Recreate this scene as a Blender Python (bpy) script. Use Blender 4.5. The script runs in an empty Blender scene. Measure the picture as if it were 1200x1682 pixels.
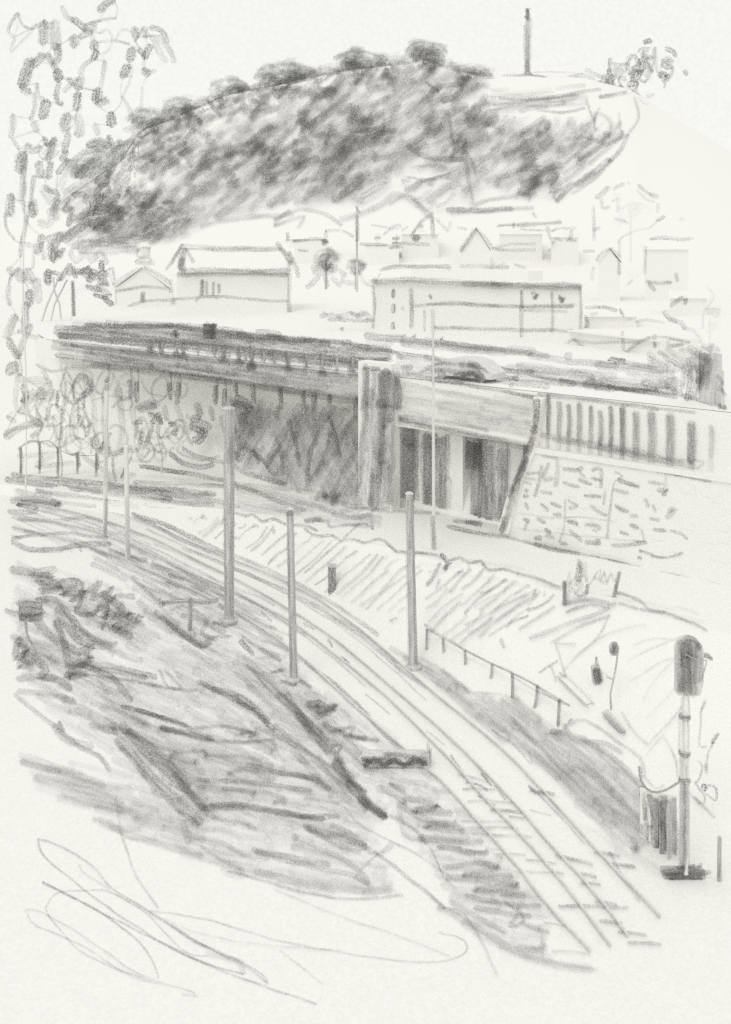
import bpy, math, random
from mathutils import Vector
from mathutils.bvhtree import BVHTree
R_ = random.Random(7)
sc = bpy.context.scene
col = sc.collection
# ------------------------------------------------------------------ camera
F, CX, HY, H = 1500.0, 600.0, 420.0, 20.0      # focal length and horizon in photo pixels, camera height in metres
cam = bpy.data.objects.new('camera', bpy.data.cameras.new('camera')); col.objects.link(cam)
cam.location = (0, 0, H); cam.rotation_euler = (math.radians(90), 0, 0)
cam.data.sensor_fit = 'HORIZONTAL'; cam.data.sensor_width = 36; cam.data.lens = 36 * F / 1200
cam.data.shift_y = -(841 - HY) / 1200
cam.data.clip_start = 0.5; cam.data.clip_end = 9000
sc.camera = cam
# ------------------------------------------------------------------ sky and sun (overcast)
SUN_EL, SUN_AZ = math.radians(52), math.radians(205)
w = bpy.data.worlds.new("World"); sc.world = w; w.use_nodes = True
nt = w.node_tree; nt.nodes.clear()
out = nt.nodes.new('ShaderNodeOutputWorld'); bg = nt.nodes.new('ShaderNodeBackground')
sky = nt.nodes.new('ShaderNodeTexSky'); sky.sky_type = 'NISHITA'; sky.sun_disc = False
sky.sun_elevation = SUN_EL; sky.sun_rotation = SUN_AZ
hs = nt.nodes.new('ShaderNodeHueSaturation'); hs.inputs['Saturation'].default_value = 0.1
nt.links.new(sky.outputs[0], hs.inputs['Color'])
tc = nt.nodes.new('ShaderNodeTexCoord'); nz = nt.nodes.new('ShaderNodeTexNoise')
nz.inputs['Scale'].default_value = 240; nz.inputs['Detail'].default_value = 4
nt.links.new(tc.outputs['Generated'], nz.inputs['Vector'])
rmp = nt.nodes.new('ShaderNodeMapRange'); rmp.inputs[1].default_value = .3; rmp.inputs[2].default_value = .7
rmp.inputs[3].default_value = .945; rmp.inputs[4].default_value = 1.01
nt.links.new(nz.outputs['Fac'], rmp.inputs[0])
cl = nt.nodes.new('ShaderNodeMix'); cl.data_type = 'RGBA'; cl.blend_type = 'MULTIPLY'; cl.inputs['Factor'].default_value = 1
cl.inputs[6].default_value = (9.6, 9.56, 9.2, 1); nt.links.new(rmp.outputs[0], cl.inputs[7])
mx = nt.nodes.new('ShaderNodeMix'); mx.data_type = 'RGBA'; mx.inputs['Factor'].default_value = 0.03
nt.links.new(cl.outputs[2], mx.inputs[6]); nt.links.new(hs.outputs[0], mx.inputs[7])
nt.links.new(mx.outputs[2], bg.inputs[0]); bg.inputs[1].default_value = 0.1
nt.links.new(bg.outputs[0], out.inputs[0])
sl = bpy.data.lights.new('sun', 'SUN'); sl.energy = 0.53; sl.angle = math.radians(25); sl.color = (1, .97, .92)
so = bpy.data.objects.new('sun', sl); col.objects.link(so)
so.rotation_euler = (math.radians(90) - SUN_EL, 0, math.radians(-28)); so.location = (-20, -30, 60)
sc.view_settings.view_transform = 'Standard'; sc.view_settings.look = 'None'
sc.view_settings.exposure = 0; sc.view_settings.gamma = 1
sc.cycles.transparent_max_bounces = 24; sc.cycles.max_bounces = 12; sc.cycles.diffuse_bounces = 9; sc.cycles.use_denoising = False
# ------------------------------------------------------------------ materials
def newmat(name):
    m = bpy.data.materials.new(name); m.use_nodes = True; m.node_tree.nodes.clear()
    return m, m.node_tree.nodes, m.node_tree.links
def mth(N, L, op, a, b=None, clamp=False):
    n = N.new('ShaderNodeMath'); n.operation = op; n.use_clamp = clamp
    for i, v in enumerate((a, b)):
        if v is None: continue
        if isinstance(v, (int, float)): n.inputs[i].default_value = v
        else: L.new(v, n.inputs[i])
    return n.outputs[0]
PAPER = (0.892, 0.888, 0.872, 1)
def paper_mat(name='paper_surface', c=PAPER):
    m, N, L = newmat(name)
    t = N.new('ShaderNodeTexCoord'); n = N.new('ShaderNodeTexNoise'); n.inputs['Scale'].default_value = 9
    n.inputs['Detail'].default_value = 7; n.inputs['Roughness'].default_value = .72
    L.new(t.outputs['Object'], n.inputs['Vector'])
    r = N.new('ShaderNodeMapRange'); r.inputs[1].default_value = .3; r.inputs[2].default_value = .7
    r.inputs[3].default_value = .925; r.inputs[4].default_value = 1.045; L.new(n.outputs['Fac'], r.inputs[0])
    mu = N.new('ShaderNodeMix'); mu.data_type = 'RGBA'; mu.blend_type = 'MULTIPLY'; mu.inputs['Factor'].default_value = 1
    mu.inputs[6].default_value = c; L.new(r.outputs[0], mu.inputs[7])
    b = N.new('ShaderNodeBsdfDiffuse'); o = N.new('ShaderNodeOutputMaterial')
    L.new(mu.outputs[2], b.inputs['Color']); L.new(b.outputs[0], o.inputs[0]); return m
def graphite_mat():
    m, N, L = newmat('graphite_strokes')
    uv = N.new('ShaderNodeUVMap'); uv.uv_map = 'px'
    at = N.new('ShaderNodeAttribute'); at.attribute_name = 'ink'
    sep = N.new('ShaderNodeSeparateColor'); L.new(at.outputs['Color'], sep.inputs[0])
    g = N.new('ShaderNodeTexNoise'); g.inputs['Scale'].default_value = .42; g.inputs['Detail'].default_value = 3
    g.inputs['Roughness'].default_value = .65
    L.new(uv.outputs[0], g.inputs['Vector'])
    mp = N.new('ShaderNodeMapping'); mp.inputs['Scale'].default_value = (.03, .3, 1); L.new(uv.outputs[0], mp.inputs[0])
    s = N.new('ShaderNodeTexNoise'); s.inputs['Scale'].default_value = 1; s.inputs['Detail'].default_value = 2
    L.new(mp.outputs[0], s.inputs['Vector'])
    mp2 = N.new('ShaderNodeMapping'); mp2.inputs['Scale'].default_value = (.035, .06, 1); L.new(uv.outputs[0], mp2.inputs[0])
    s2 = N.new('ShaderNodeTexNoise'); s2.inputs['Scale'].default_value = 1; s2.inputs['Detail'].default_value = 2
    L.new(mp2.outputs[0], s2.inputs['Vector'])
    e = mth(N, L, 'SUBTRACT', 1.0, mth(N, L, 'ABSOLUTE', mth(N, L, 'SUBTRACT', mth(N, L, 'MULTIPLY', sep.outputs[1], 2.0), 1.0)))
    e2 = mth(N, L, 'ADD', e, mth(N, L, 'MULTIPLY', mth(N, L, 'SUBTRACT', g.outputs['Fac'], .5), .9))
    er = N.new('ShaderNodeMapRange'); er.interpolation_type = 'SMOOTHSTEP'; er.inputs[1].default_value = 0.02
    er.inputs[2].default_value = .45; L.new(e2, er.inputs[0])
    gg = mth(N, L, 'ADD', mth(N, L, 'MULTIPLY', g.outputs['Fac'], .75), mth(N, L, 'MULTIPLY', s.outputs['Fac'], .25))
    gr = N.new('ShaderNodeMapRange'); gr.inputs[1].default_value = .39; gr.inputs[2].default_value = .6
    gr.inputs[3].default_value = .06; gr.inputs[4].default_value = 1.62; L.new(gg, gr.inputs[0])
    lr = N.new('ShaderNodeMapRange'); lr.inputs[1].default_value = .3; lr.inputs[2].default_value = .65
    lr.inputs[3].default_value = .65; lr.inputs[4].default_value = 1.15; L.new(s2.outputs['Fac'], lr.inputs[0])
    a = mth(N, L, 'MULTIPLY', mth(N, L, 'MULTIPLY', sep.outputs[0], er.outputs[0]), mth(N, L, 'MULTIPLY', gr.outputs[0], lr.outputs[0]), True)
    a = mth(N, L, 'MINIMUM', a, .93)
    b = N.new('ShaderNodeBsdfDiffuse'); b.inputs['Color'].default_value = (.165, .165, .16, 1)
    tr = N.new('ShaderNodeBsdfTransparent'); mi = N.new('ShaderNodeMixShader'); o = N.new('ShaderNodeOutputMaterial')
    L.new(a, mi.inputs[0]); L.new(tr.outputs[0], mi.inputs[1]); L.new(b.outputs[0], mi.inputs[2]); L.new(mi.outputs[0], o.inputs[0])
    return m
_sol = {}
def solid(tone, d):
    """graphite rubbed over paper grain, an opaque surface; d = distance for the grain size"""
    d = min((30, 45, 60, 85, 120, 300), key=lambda q: abs(q - d)); k = (round(tone, 2), d)
    if k in _sol: return _sol[k]
    m, N, L = newmat('graphite_tone_%d_%d' % (round(tone * 100), d))
    t = N.new('ShaderNodeTexCoord')
    def ns(scale, st):
        mp = N.new('ShaderNodeMapping'); mp.inputs['Scale'].default_value = st; L.new(t.outputs['Object'], mp.inputs[0])
        n = N.new('ShaderNodeTexNoise'); n.inputs['Scale'].default_value = scale; n.inputs['Detail'].default_value = 3
        n.inputs['Roughness'].default_value = .65; L.new(mp.outputs[0], n.inputs['Vector']); return n.outputs['Fac']
    s = 620 / d
    g = mth(N, L, 'ADD', mth(N, L, 'MULTIPLY', ns(s, (1, 1, 1)), .5), mth(N, L, 'MULTIPLY', ns(s * .6, (1, 1, .08)), .5))
    r = N.new('ShaderNodeMapRange'); r.inputs[1].default_value = .36; r.inputs[2].default_value = .64
    r.inputs[3].default_value = tone * .3; r.inputs[4].default_value = min(1, tone * 1.25); L.new(g, r.inputs[0])
    mu = N.new('ShaderNodeMix'); mu.data_type = 'RGBA'; mu.inputs[6].default_value = PAPER
    mu.inputs[7].default_value = (.165, .165, .16, 1); L.new(r.outputs[0], mu.inputs['Factor'])
    b = N.new('ShaderNodeBsdfDiffuse'); o = N.new('ShaderNodeOutputMaterial')
    L.new(mu.outputs[2], b.inputs['Color']); L.new(b.outputs[0], o.inputs[0]); _sol[k] = m; return m
PAP = paper_mat(); GRA = graphite_mat()
# ------------------------------------------------------------------ geometry helpers
def P(px, py, d): return Vector(((px - CX) * d / F, d, H - (py - HY) * d / F))
CAMP = Vector((0, 0, H))
def ip(tab, x):
    ks = sorted(tab)
    if x <= ks[0]: return tab[ks[0]]
    for a, b in zip(ks, ks[1:]):
        if x <= b: return tab[a] + (tab[b] - tab[a]) * (x - a) / (b - a)
    return tab[ks[-1]]
def flat(z=0.0): return lambda x, y: P(x, y, F * (H - z) / max(y - HY, 1.0))
def at(d): return lambda x, y: P(x, y, d)
def vplane(p0, p1):
    dx, dy = p1[0] - p0[0], p1[1] - p0[1]
    def f(x, y):
        a = (x - CX) / F
        t = (p0[0] * dy - p0[1] * dx) / (a * dy - dx)
        return P(x, y, t)
    return f
def jit(surf, lo, hi):
    """each stroke gets its own distance in front of the surface (metres along the sight line)"""
    def g():
        k = R_.uniform(lo, hi)
        def f(x, y):
            p = surf(x, y); d = CAMP - p
            return p + d * (k / d.length)
        return f
    g.jitter = True
    return g
def smooth(pts, step=7):
    if len(pts) == 2:
        (x0, y0), (x1, y1) = pts; n = max(5, int(math.hypot(x1 - x0, y1 - y0) / 12))
        return [(x0 + (x1 - x0) * i / n, y0 + (y1 - y0) * i / n) for i in range(n + 1)]
    q = [pts[0]] + list(pts) + [pts[-1]]; o = []
    for i in range(1, len(q) - 2):
        p0, p1, p2, p3 = q[i - 1:i + 3]; n = max(2, int(math.hypot(p2[0] - p1[0], p2[1] - p1[1]) / step))
        for k in range(n):
            t = k / n
            o.append(tuple(.5 * (2 * p1[j] + (p2[j] - p0[j]) * t + (2 * p0[j] - 5 * p1[j] + 4 * p2[j] - p3[j]) * t * t + (3 * p1[j] - p0[j] - 3 * p2[j] + p3[j]) * t ** 3) for j in (0, 1)))
    o.append(tuple(pts[-1])); return o
def parse(s):
    if not isinstance(s, str): return [tuple(p) for p in s]
    v = [float(t) for t in s.replace(',', ' ').split()]
    return list(zip(v[::2], v[1::2]))
INK = .62
class MB:
    def __init__(s): s.v = []; s.f = []; s.m = []; s.ink = []; s.uv = []; s.mats = []
    def mi(s, m):
        if m not in s.mats: s.mats.append(m)
        return s.mats.index(m)
    def poly(s, pts, mat=None):
        b = len(s.v); s.v += [Vector(p) for p in pts]; s.f.append(tuple(range(b, b + len(pts)))); s.m.append(s.mi(mat or PAP))
        s.ink.append([(0, .5, 0, 1)] * len(pts)); s.uv.append([(0, 0)] * len(pts))
    def solidpts(s, bot, top, mat=None):
        n = len(bot); s.poly(list(reversed(bot)), mat); s.poly(top, mat)
        for i in range(n):
            j = (i + 1) % n; s.poly([bot[i], bot[j], top[j], top[i]], mat)
        return s
    def box(s, o, ux, uy, uz, mat=None):
        o, ux, uy, uz = map(Vector, (o, ux, uy, uz))
        return s.solidpts([o, o + ux, o + ux + uy, o + uy], [o + uz, o + ux + uz, o + ux + uy + uz, o + uy + uz], mat)
    def tube(s, a, b, ra, rb=None, mat=None, n=8):
        a, b = Vector(a), Vector(b); rb = ra if rb is None else rb; z = (b - a).normalized()
        x = z.orthogonal().normalized(); y = z.cross(x)
        ring = lambda c, r: [c + (x * math.cos(2 * math.pi * i / n) + y * math.sin(2 * math.pi * i / n)) * r for i in range(n)]
        return s.solidpts(ring(a, ra), ring(b, rb), mat)
    def path(s, pts, r, mat=None, n=6):
        for a, b in zip(pts, pts[1:]): s.tube(a, b, r, r, mat, n)
    def lathe(s, base, prof, mat=None, n=12, sy=1.0):
        base = Vector(base)
        rings = [[base + Vector((r * math.cos(2 * math.pi * i / n), sy * r * math.sin(2 * math.pi * i / n), z)) for i in range(n)] for r, z in prof]
        for a, b in zip(rings, rings[1:]):
            for i in range(n):
                j = (i + 1) % n; s.poly([a[i], a[j], b[j], b[i]], mat)
        s.poly(list(reversed(rings[0])), mat); s.poly(rings[-1], mat); return s
    def st(s, surf, w, p, pts, wob=.7):
        """one pencil stroke: a ribbon lying on a surface; w width and points in photo pixels, p pressure"""
        if getattr(surf, 'jitter', False): surf = surf()
        p = p * INK
        q = smooth(parse(pts))
        if len(q) > 1:      # round caps reach a little past the end points
            for a_, b_, en in ((q[0], q[1], 0), (q[-1], q[-2], 1)):
                l = math.hypot(a_[0] - b_[0], a_[1] - b_[1]) or 1; c_ = (a_[0] + (a_[0] - b_[0]) / l * w * .35, a_[1] + (a_[1] - b_[1]) / l * w * .35)
                q = q + [c_] if en else [c_] + q
        n = len(q)
        if n < 2: return s
        acc = 0; ou, ov = R_.uniform(0, 900), R_.uniform(0, 900); rows = []; ph = R_.uniform(0, 6)
        tot = sum(math.hypot(q[i + 1][0] - q[i][0], q[i + 1][1] - q[i][1]) for i in range(n - 1)) or 1
        ended = tot > 14
        for i, (x, y) in enumerate(q):
            a = q[max(0, i - 1)]; b = q[min(n - 1, i + 1)]
            tx, ty = b[0] - a[0], b[1] - a[1]; l = math.hypot(tx, ty) or 1; nx, ny = -ty / l, tx / l
            if i: acc += math.hypot(x - q[i - 1][0], y - q[i - 1][1])
            t = acc / tot; wo = wob * math.sin(acc * .09 + ph) * R_.uniform(.6, 1)
            e = math.sqrt(max(0, 1 - (1 - min(1, (min(t, 1 - t) * tot) / (w * .5))) ** 2))
            hw = w * .64 * (.3 + .7 * e) * R_.uniform(.9, 1.1); x += nx * wo; y += ny * wo
            pr = p * (.85 + .15 * e) * (1 + .18 * math.sin(acc * .045 + ph * 2))
            eps = 0
            rows.append((surf(x + nx * hw, y + ny * hw), surf(x - nx * hw, y - ny * hw), acc, hw, pr))
        k = s.mi(GRA); b0 = len(s.v)
        for r in rows: s.v += [r[0], r[1]]
        for i in range(n - 1):
            r0, r1 = rows[i], rows[i + 1]; j = b0 + 2 * i
            s.f.append((j, j + 1, j + 3, j + 2)); s.m.append(k)
            s.ink.append([(r0[4], 0, 0, 1), (r0[4], 1, 0, 1), (r1[4], 1, 0, 1), (r1[4], 0, 0, 1)])
            s.uv.append([(r0[2] + ou, ov - r0[3]), (r0[2] + ou, ov + r0[3]), (r1[2] + ou, ov + r1[3]), (r1[2] + ou, ov - r1[3])])
        return s
    def many(s, surf, txt, ws=1.0, ps=1.0):
        """lines of 'width pressure x,y x,y ...'"""
        for ln in txt.strip().splitlines():
            ln = ln.split('#')[0].strip()
            if not ln: continue
            a, b, c = ln.split(None, 2); s.st(surf, float(a) * ws, float(b) * ps, c)
        return s
    def hatch(s, surf, poly, ang, gap, w, p, brk=60, curve=3, vary=.35, seed=None, hole=6):
        rr = random.Random(seed if seed is not None else int(poly[0][0] * 7 + poly[0][1])) if not isinstance(poly, str) else random.Random(seed or 5)
        poly = parse(poly); c, sn = math.cos(math.radians(ang)), math.sin(math.radians(ang))
        loc = [(x * c + y * sn, -x * sn + y * c) for x, y in poly]
        v = min(q[1] for q in loc) + gap * .5; vm = max(q[1] for q in loc)
        while v < vm:
            xs = []
            for (x0, y0), (x1, y1) in zip(loc, loc[1:] + loc[:1]):
                if (y0 > v) != (y1 > v): xs.append(x0 + (x1 - x0) * (v - y0) / (y1 - y0))
            xs.sort()
            for a, b in zip(xs[::2], xs[1::2]):
                u = a + rr.uniform(-w * .3, w)
                while u < b - w * .5:
                    e = min(b + rr.uniform(-w, w * .5), u + brk * rr.uniform(.6, 1.5))
                    if e - u > 3:
                        cv = rr.uniform(-curve, curve); dv = rr.uniform(-gap * .25, gap * .25); ev = rr.uniform(-gap * .3, gap * .3)
                        pt = [(u, v + dv), ((u + e) / 2, v + dv + cv), (e, v + dv + ev)]
                        s.st(surf, w * rr.uniform(.75, 1.25), p * (1 + rr.uniform(-vary, vary)), [(x * c - y * sn, x * sn + y * c) for x, y in pt])
                    u = e + rr.uniform(-4, hole)
            v += gap * rr.uniform(.8, 1.2)
        return s
    def blob(s, surf, x, y, rx, ry, w, p, ang=-35, n=None):
        n = n or max(2, int(2 * ry / (w * .75))); c, sn = math.cos(math.radians(ang)), math.sin(math.radians(ang)); pts = []
        for i in range(n + 1):
            t = -1 + 2 * i / n; h = math.sqrt(max(0, 1 - t * t * .92)) * rx * R_.uniform(.8, 1.05)
            u = h if i % 2 else -h; vv = t * ry; pts.append((x + u * c - vv * sn, y + u * sn + vv * c))
        return s.st(surf, w, p, pts)
    def build(s, name, parent=None, smoothed=False, props=None):
        me = bpy.data.meshes.new(name); o = bpy.data.objects.new(name, me); col.objects.link(o)
        org = Vector((0, 0, 0))
        if parent is not None: org = Vector(parent['_o'])
        elif s.v:
            xs = [v.x for v in s.v]; ys = [v.y for v in s.v]; org = Vector(((min(xs) + max(xs)) / 2, (min(ys) + max(ys)) / 2, min(v.z for v in s.v)))
        me.from_pydata([v - org for v in s.v], [], s.f)
        if parent is None: o.location = org
        for m in s.mats: me.materials.append(m)
        me.polygons.foreach_set('material_index', s.m)
        if smoothed: me.polygons.foreach_set('use_smooth', [True] * len(s.f)); 
        ca = me.color_attributes.new('ink', 'FLOAT_COLOR', 'CORNER'); uv = me.uv_layers.new(name='px')
        ca.data.foreach_set('color', [c for f in s.ink for q in f for c in q])
        uv.data.foreach_set('uv', [c for f in s.uv for q in f for c in q])
        me.update()
        if parent is not None: o.parent = parent
        o['_o'] = tuple(org)
        for k, v in (props or {}).items(): o[k] = v
        return o
def thing(name, label, cat, loc, group=None):
    o = bpy.data.objects.new(name, None); col.objects.link(o); o.empty_display_size = .2
    o.location = loc; o['_o'] = tuple(loc); o['label'] = label; o['category'] = cat
    if group: o['group'] = group
    return o
def one(mb, name, label, cat, group=None):
    d = {'label': label, 'category': cat}
    if group: d['group'] = group
    return mb.build(name, None, props=d)
# ================================================================== TERRAIN
toe_y = {-600: 800, 0: 812, 100: 830, 218: 852, 300: 883, 385: 917, 470: 952, 560: 1003, 640: 1062, 700: 1100, 760: 1143, 850: 1187, 930: 1218, 1050: 1290, 1120: 1330, 1200: 1372, 1500: 1560}
crest_y = {0: 795, 100: 805, 218: 822, 380: 838, 540: 880, 640: 900, 730: 920, 830: 938, 940: 968, 1050: 992, 1160: 1030, 1500: 1140}
crest_z = {0: .6, 218: 1, 380: 1.8, 540: 2.7, 640: 3.2, 730: 3.4, 940: 3.3, 1160: 3.2}
base_z = {0: .3, 218: .9, 380: 2.2, 590: 3.3, 700: 3.2, 1200: 3.2}
kerb_y = {-600: 500, 0: 510, 170: 514, 400: 521, 610: 541, 740: 553, 900: 572, 1000: 583, 1150: 610, 1400: 650}
ridge_y = {-700: 420, -300: 410, -100: 400, 0: 380, 100: 330, 200: 262, 260: 202, 230: 212, 330: 172, 377: 152, 450: 138, 540: 118, 590: 110, 660: 102, 700: 94, 745: 112, 800: 124, 870: 122, 960: 128, 1040: 146, 1062: 165, 1100: 190, 1160: 225, 1240: 280, 1400: 350, 1700: 410}
def d_b(px): return 12000 / (560 + (max(-500, min(1500, px)) - 100) * .10667 - 420)
def knots(px):
    c = max(-600, min(1500, px)); db = d_b(px)
    dt = min(F * H / (ip(toe_y, c) - HY), db - 2.2)
    zc = ip(crest_z, c); dc = F * (H - zc) / (ip(crest_y, c) - HY); dc = min(max(dc, dt + .7), db - 1)
    zb = ip(base_z, c); dk = max(12000 / (ip(kerb_y, c) - HY), db + 14)
    R = H - (ip(ridge_y, px) - HY) * 300 / F
    k = [(dt, 0), (dc, zc), (db, zb), (db + 1.6, zb), (db + 6.5, 11.3), (db + .02, 12.0)] if px > 60 else [(dt, 0), (dc, zc), (db, zb), (db + .6, zb), (db + 6.04, 12.0), (db + 6.05, 12.0)]
    k += [(dk, 12.0), (max(dk + 8, 150), 13.5)]
    for d, t in ((176, .1), (202, .26), (232, .5), (266, .79), (288, .95), (300, 1.0), (330, .97), (420, .7)): k.append((d, 13.5 + (R - 13.5) * t))
    k += [(900, 12), (5000, 6)]
    return k
cols = [-5500, -3000, -1800, -1200, -800, -500, -350, -250] + list(range(-180, 1400, 15)) + [1450, 1550, 1700, 2000, 2600, 4000, 6700]
K = [(px, knots(px)) for px in cols]
def W(px, d, z): return Vector(((px - CX) * d / F, d, z))
def strip(name, rows, label=None):
    m = MB(); m.grid = True
    nc = len(cols); m.mi(PAP)
    for r in rows: m.v += [Vector(q) for q in r]
    for i in range(len(rows) - 1):
        for j in range(nc - 1):
            b = i * nc + j; m.f.append((b, b + 1, b + nc + 1, b + nc)); m.m.append(0)
            m.ink.append([(0, .5, 0, 1)] * 4); m.uv.append([(0, 0)] * 4)
    return m
near = [[W(px, d, 0) for px, k in K] for d in (3, 8, 15)]
for t in (0, .35, .7, 1): near.append([W(px, 22 + (k[0][0] - 22) * t, 0) for px, k in K])
mg = strip('ground', near)
mg.poly([(-6000, -900, -.6), (6000, -900, -.6), (6000, 6000, -.6), (-6000, 6000, -.6)], PAP)
mg.poly([(-400, -300, -.02), (400, -300, -.02), (400, 16, -.02), (-400, 16, -.02)], PAP)
mem = strip('embankment', [[W(px, k[i][0], k[i][1]) for px, k in K] for i in range(5)])
mrd = strip('road', [[W(px, k[5][0] + (k[6][0] - k[5][0]) * t, 12.0) for px, k in K] for t in (0, .33, .66, 1)])
mhl = strip('hill', [[W(px, k[i][0], k[i][1]) for px, k in K] for i in range(6, len(K[0][1]))])
def bvh(ms):
    v = []; f = []
    for m in ms:
        b = len(v); v += m.v; f += [tuple(i + b for i in q) for q in m.f]
    t = BVHTree.FromPolygons(v, f)
    def g(x, y, fb=300):
        dr = (P(x, y, 100) - CAMP).normalized(); h = t.ray_cast(CAMP, dr, 9000)
        return h[0] if h[0] is not None else P(x, y, fb)
    return g
T_low = bvh([mg, mem]); T_rd = bvh([mrd]); T_hill = bvh([mhl, mrd]); T_hl = bvh([mhl])
def LO(lo=.05, hi=.12): return jit(T_low, lo, hi)
ground = None
# ================================================================== strokes on the low ground: two curved tracks
g = LO(.04, .09)
# rails
A = "30,826 90,836 170,856 250,886 320,920 385,952 440,985 487,1017 546,1058 592,1093 645,1140 692,1184 727,1216 773,1268 808,1309 861,1364 907,1412 948,1467 983,1513 1001,1542"
RAILS = [
 ("20,866 70,878 150,900 230,932 320,972 385,1006 450,1048 505,1090 552,1134 598,1175 645,1216 690,1256 727,1288 762,1327 808,1379 849,1426 884,1472 925,1519 969,1565", 1),
 ("20,846 70,855 150,873 230,903 310,941 385,974 430,997 493,1033 540,1070 592,1110 645,1156 703,1214 745,1257 790,1308 843,1362 885,1408 925,1455 960,1500 1002,1556", 1),
 ("30,826 90,836 170,856 250,886 320,920 385,952 440,982 500,1018 560,1060 612,1104 662,1147 712,1190 757,1232 800,1275 850,1328 905,1392 950,1440 1000,1500 1030,1540", 2),
 ("60,812 150,832 240,858 300,886 385,922 440,944 520,985 600,1043 668,1102 727,1152 779,1194 832,1240 884,1294 925,1338 972,1391 1018,1440 1047,1469 1083,1508", 2)]
tr1 = thing('railway_track', 'nearer of the two curving railway tracks, with pale sleepers showing at its lower end', 'railway track', (5, 30, 0), 'curving railway tracks in the cutting')
tr2 = thing('railway_track', 'farther railway track, hugging the fenced foot of the embankment round the curve', 'railway track', (8, 33, 0), 'curving railway tracks in the cutting')
fl = flat(0)
def railmesh(s, parent):
    q = smooth(parse(s), 12); ps = [fl(x, y) for x, y in q]; m = MB()
    for a, b in zip(ps, ps[1:]):
        t = (b - a).normalized(); n = Vector((-t.y, t.x, 0)) * .033
        m.solidpts([a - n, b - n, b + n, a + n], [p + Vector((0, 0, .12)) for p in (a - n, b - n, b + n, a + n)], RAILM)
    top = flat(.13)
    m.st(jit(top, .01, .03), 4.5, .33, s); 
    m.build('rail', parent)
RAILM = solid(.3, 45)
for s, k in RAILS: railmesh(s, tr1 if k == 1 else tr2)
def sleeper(parent, x0, y0, x1, y1, w=5, p=.4):
    a, b = fl(x0, y0), fl(x1, y1); t = (b - a); t.z = 0; n = Vector((-t.y, t.x, 0)).normalized() * .11; m = MB(); hh_ = R_.uniform(.035, .06); a.z = b.z = -R_.uniform(.01, .05)
    m.solidpts([a - n, b - n, b + n, a + n], [q + Vector((0, 0, hh_)) for q in (a - n, b - n, b + n, a + n)], PAP)
    m.st(jit(flat(.065), .01, .03), w, p, [(x0, y0), ((x0 + x1) / 2, (y0 + y1) / 2 - 1), (x1, y1)])
    m.build('sleeper', parent)
for a in ((752, 1272, 800, 1284), (760, 1296, 812, 1296), (768, 1315, 842, 1317), (757, 1348, 838, 1350), (770, 1358, 850, 1360), (776, 1370, 872, 1374), (812, 1402, 862, 1404),
          (864, 1411, 912, 1418), (866, 1431, 924, 1434), (894, 1515, 935, 1522), (906, 1561, 968, 1566), (836, 1340, 860, 1344)):
    sleeper(tr1, *a, w=4, p=.38)
for a in ((806, 1330, 862, 1334), (912, 1404, 972, 1420), (975, 1400, 1016, 1405), (1006, 1418, 1042, 1424), (955, 1435, 978, 1440), (954, 1450, 985, 1453), (918, 1487, 1030, 1491),
          (977, 1480, 1012, 1486), (1016, 1531, 1060, 1535), (1032, 1547, 1085, 1551), (985, 1512, 1020, 1516), (870, 1298, 910, 1305)):
    sleeper(tr2, *a, w=6, p=.5)
# ballast: fine ticks and long faint lines between rails
bal = MB()
bal.many(g, """
3 .3 390,975 450,1010 510,1052 570,1100 600,1128
3 .28 385,935 470,975 560,1030 640,1095 700,1150
4 .22 240,868 300,896 380,930 470,968 540,1004
4 .25 60,838 150,860 260,905 350,950 400,980
5 .25 40,872 130,890 220,925 300,960 370,1000
4 .2 100,850 190,880 260,912 340,952
6 .3 300,900 370,928 450,962 520,998 600,1052 660,1102 700,1130
7 .35 385,912 440,936 500,965 560,1000 620,1042
3 .3 808,1198 845,1225 872,1254 868,1232
4 .35 430,1005 445,1020
4 .4 538,1050 545,1062
3 .4 560,1078 568,1084
4 .4 740,1240 752,1262
4 .45 748,1252 760,1268
4 .5 765,1285 790,1290 800,1298
4 .5 790,1270 806,1290
5 .5 786,1306 800,1312
4 .45 798,1318 812,1322
4 .4 812,1290 830,1312
4 .4 868,1290 880,1302
3 .4 822,1340 836,1350
3 .3 870,1330 905,1338
3 .3 700,1200 730,1222
3 .3 600,1140 640,1172
6 .3 1000,1400 1022,1440 1050,1480
4 .3 868,1290 910,1330 960,1385
4 .45 505,1027 515,1033
4 .45 565,1083 573,1088
5 .3 545,1010 610,1052 652,1088
""")
bal.hatch(g, "20,835 140,842 260,890 400,960 520,1040 470,1045 330,985 180,925 20,880", 24, 11, 5, .17, 90, 3)
bal.hatch(g, "150,880 300,930 420,1000 500,1085 470,1080 330,1010 150,930", 27, 9, 7, .22, 70, 3)
bal.build('ballast', props={'kind': 'stuff', 'label': 'pale ballast with loose pencil flecks between the rails', 'category': 'ballast'})
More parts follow.
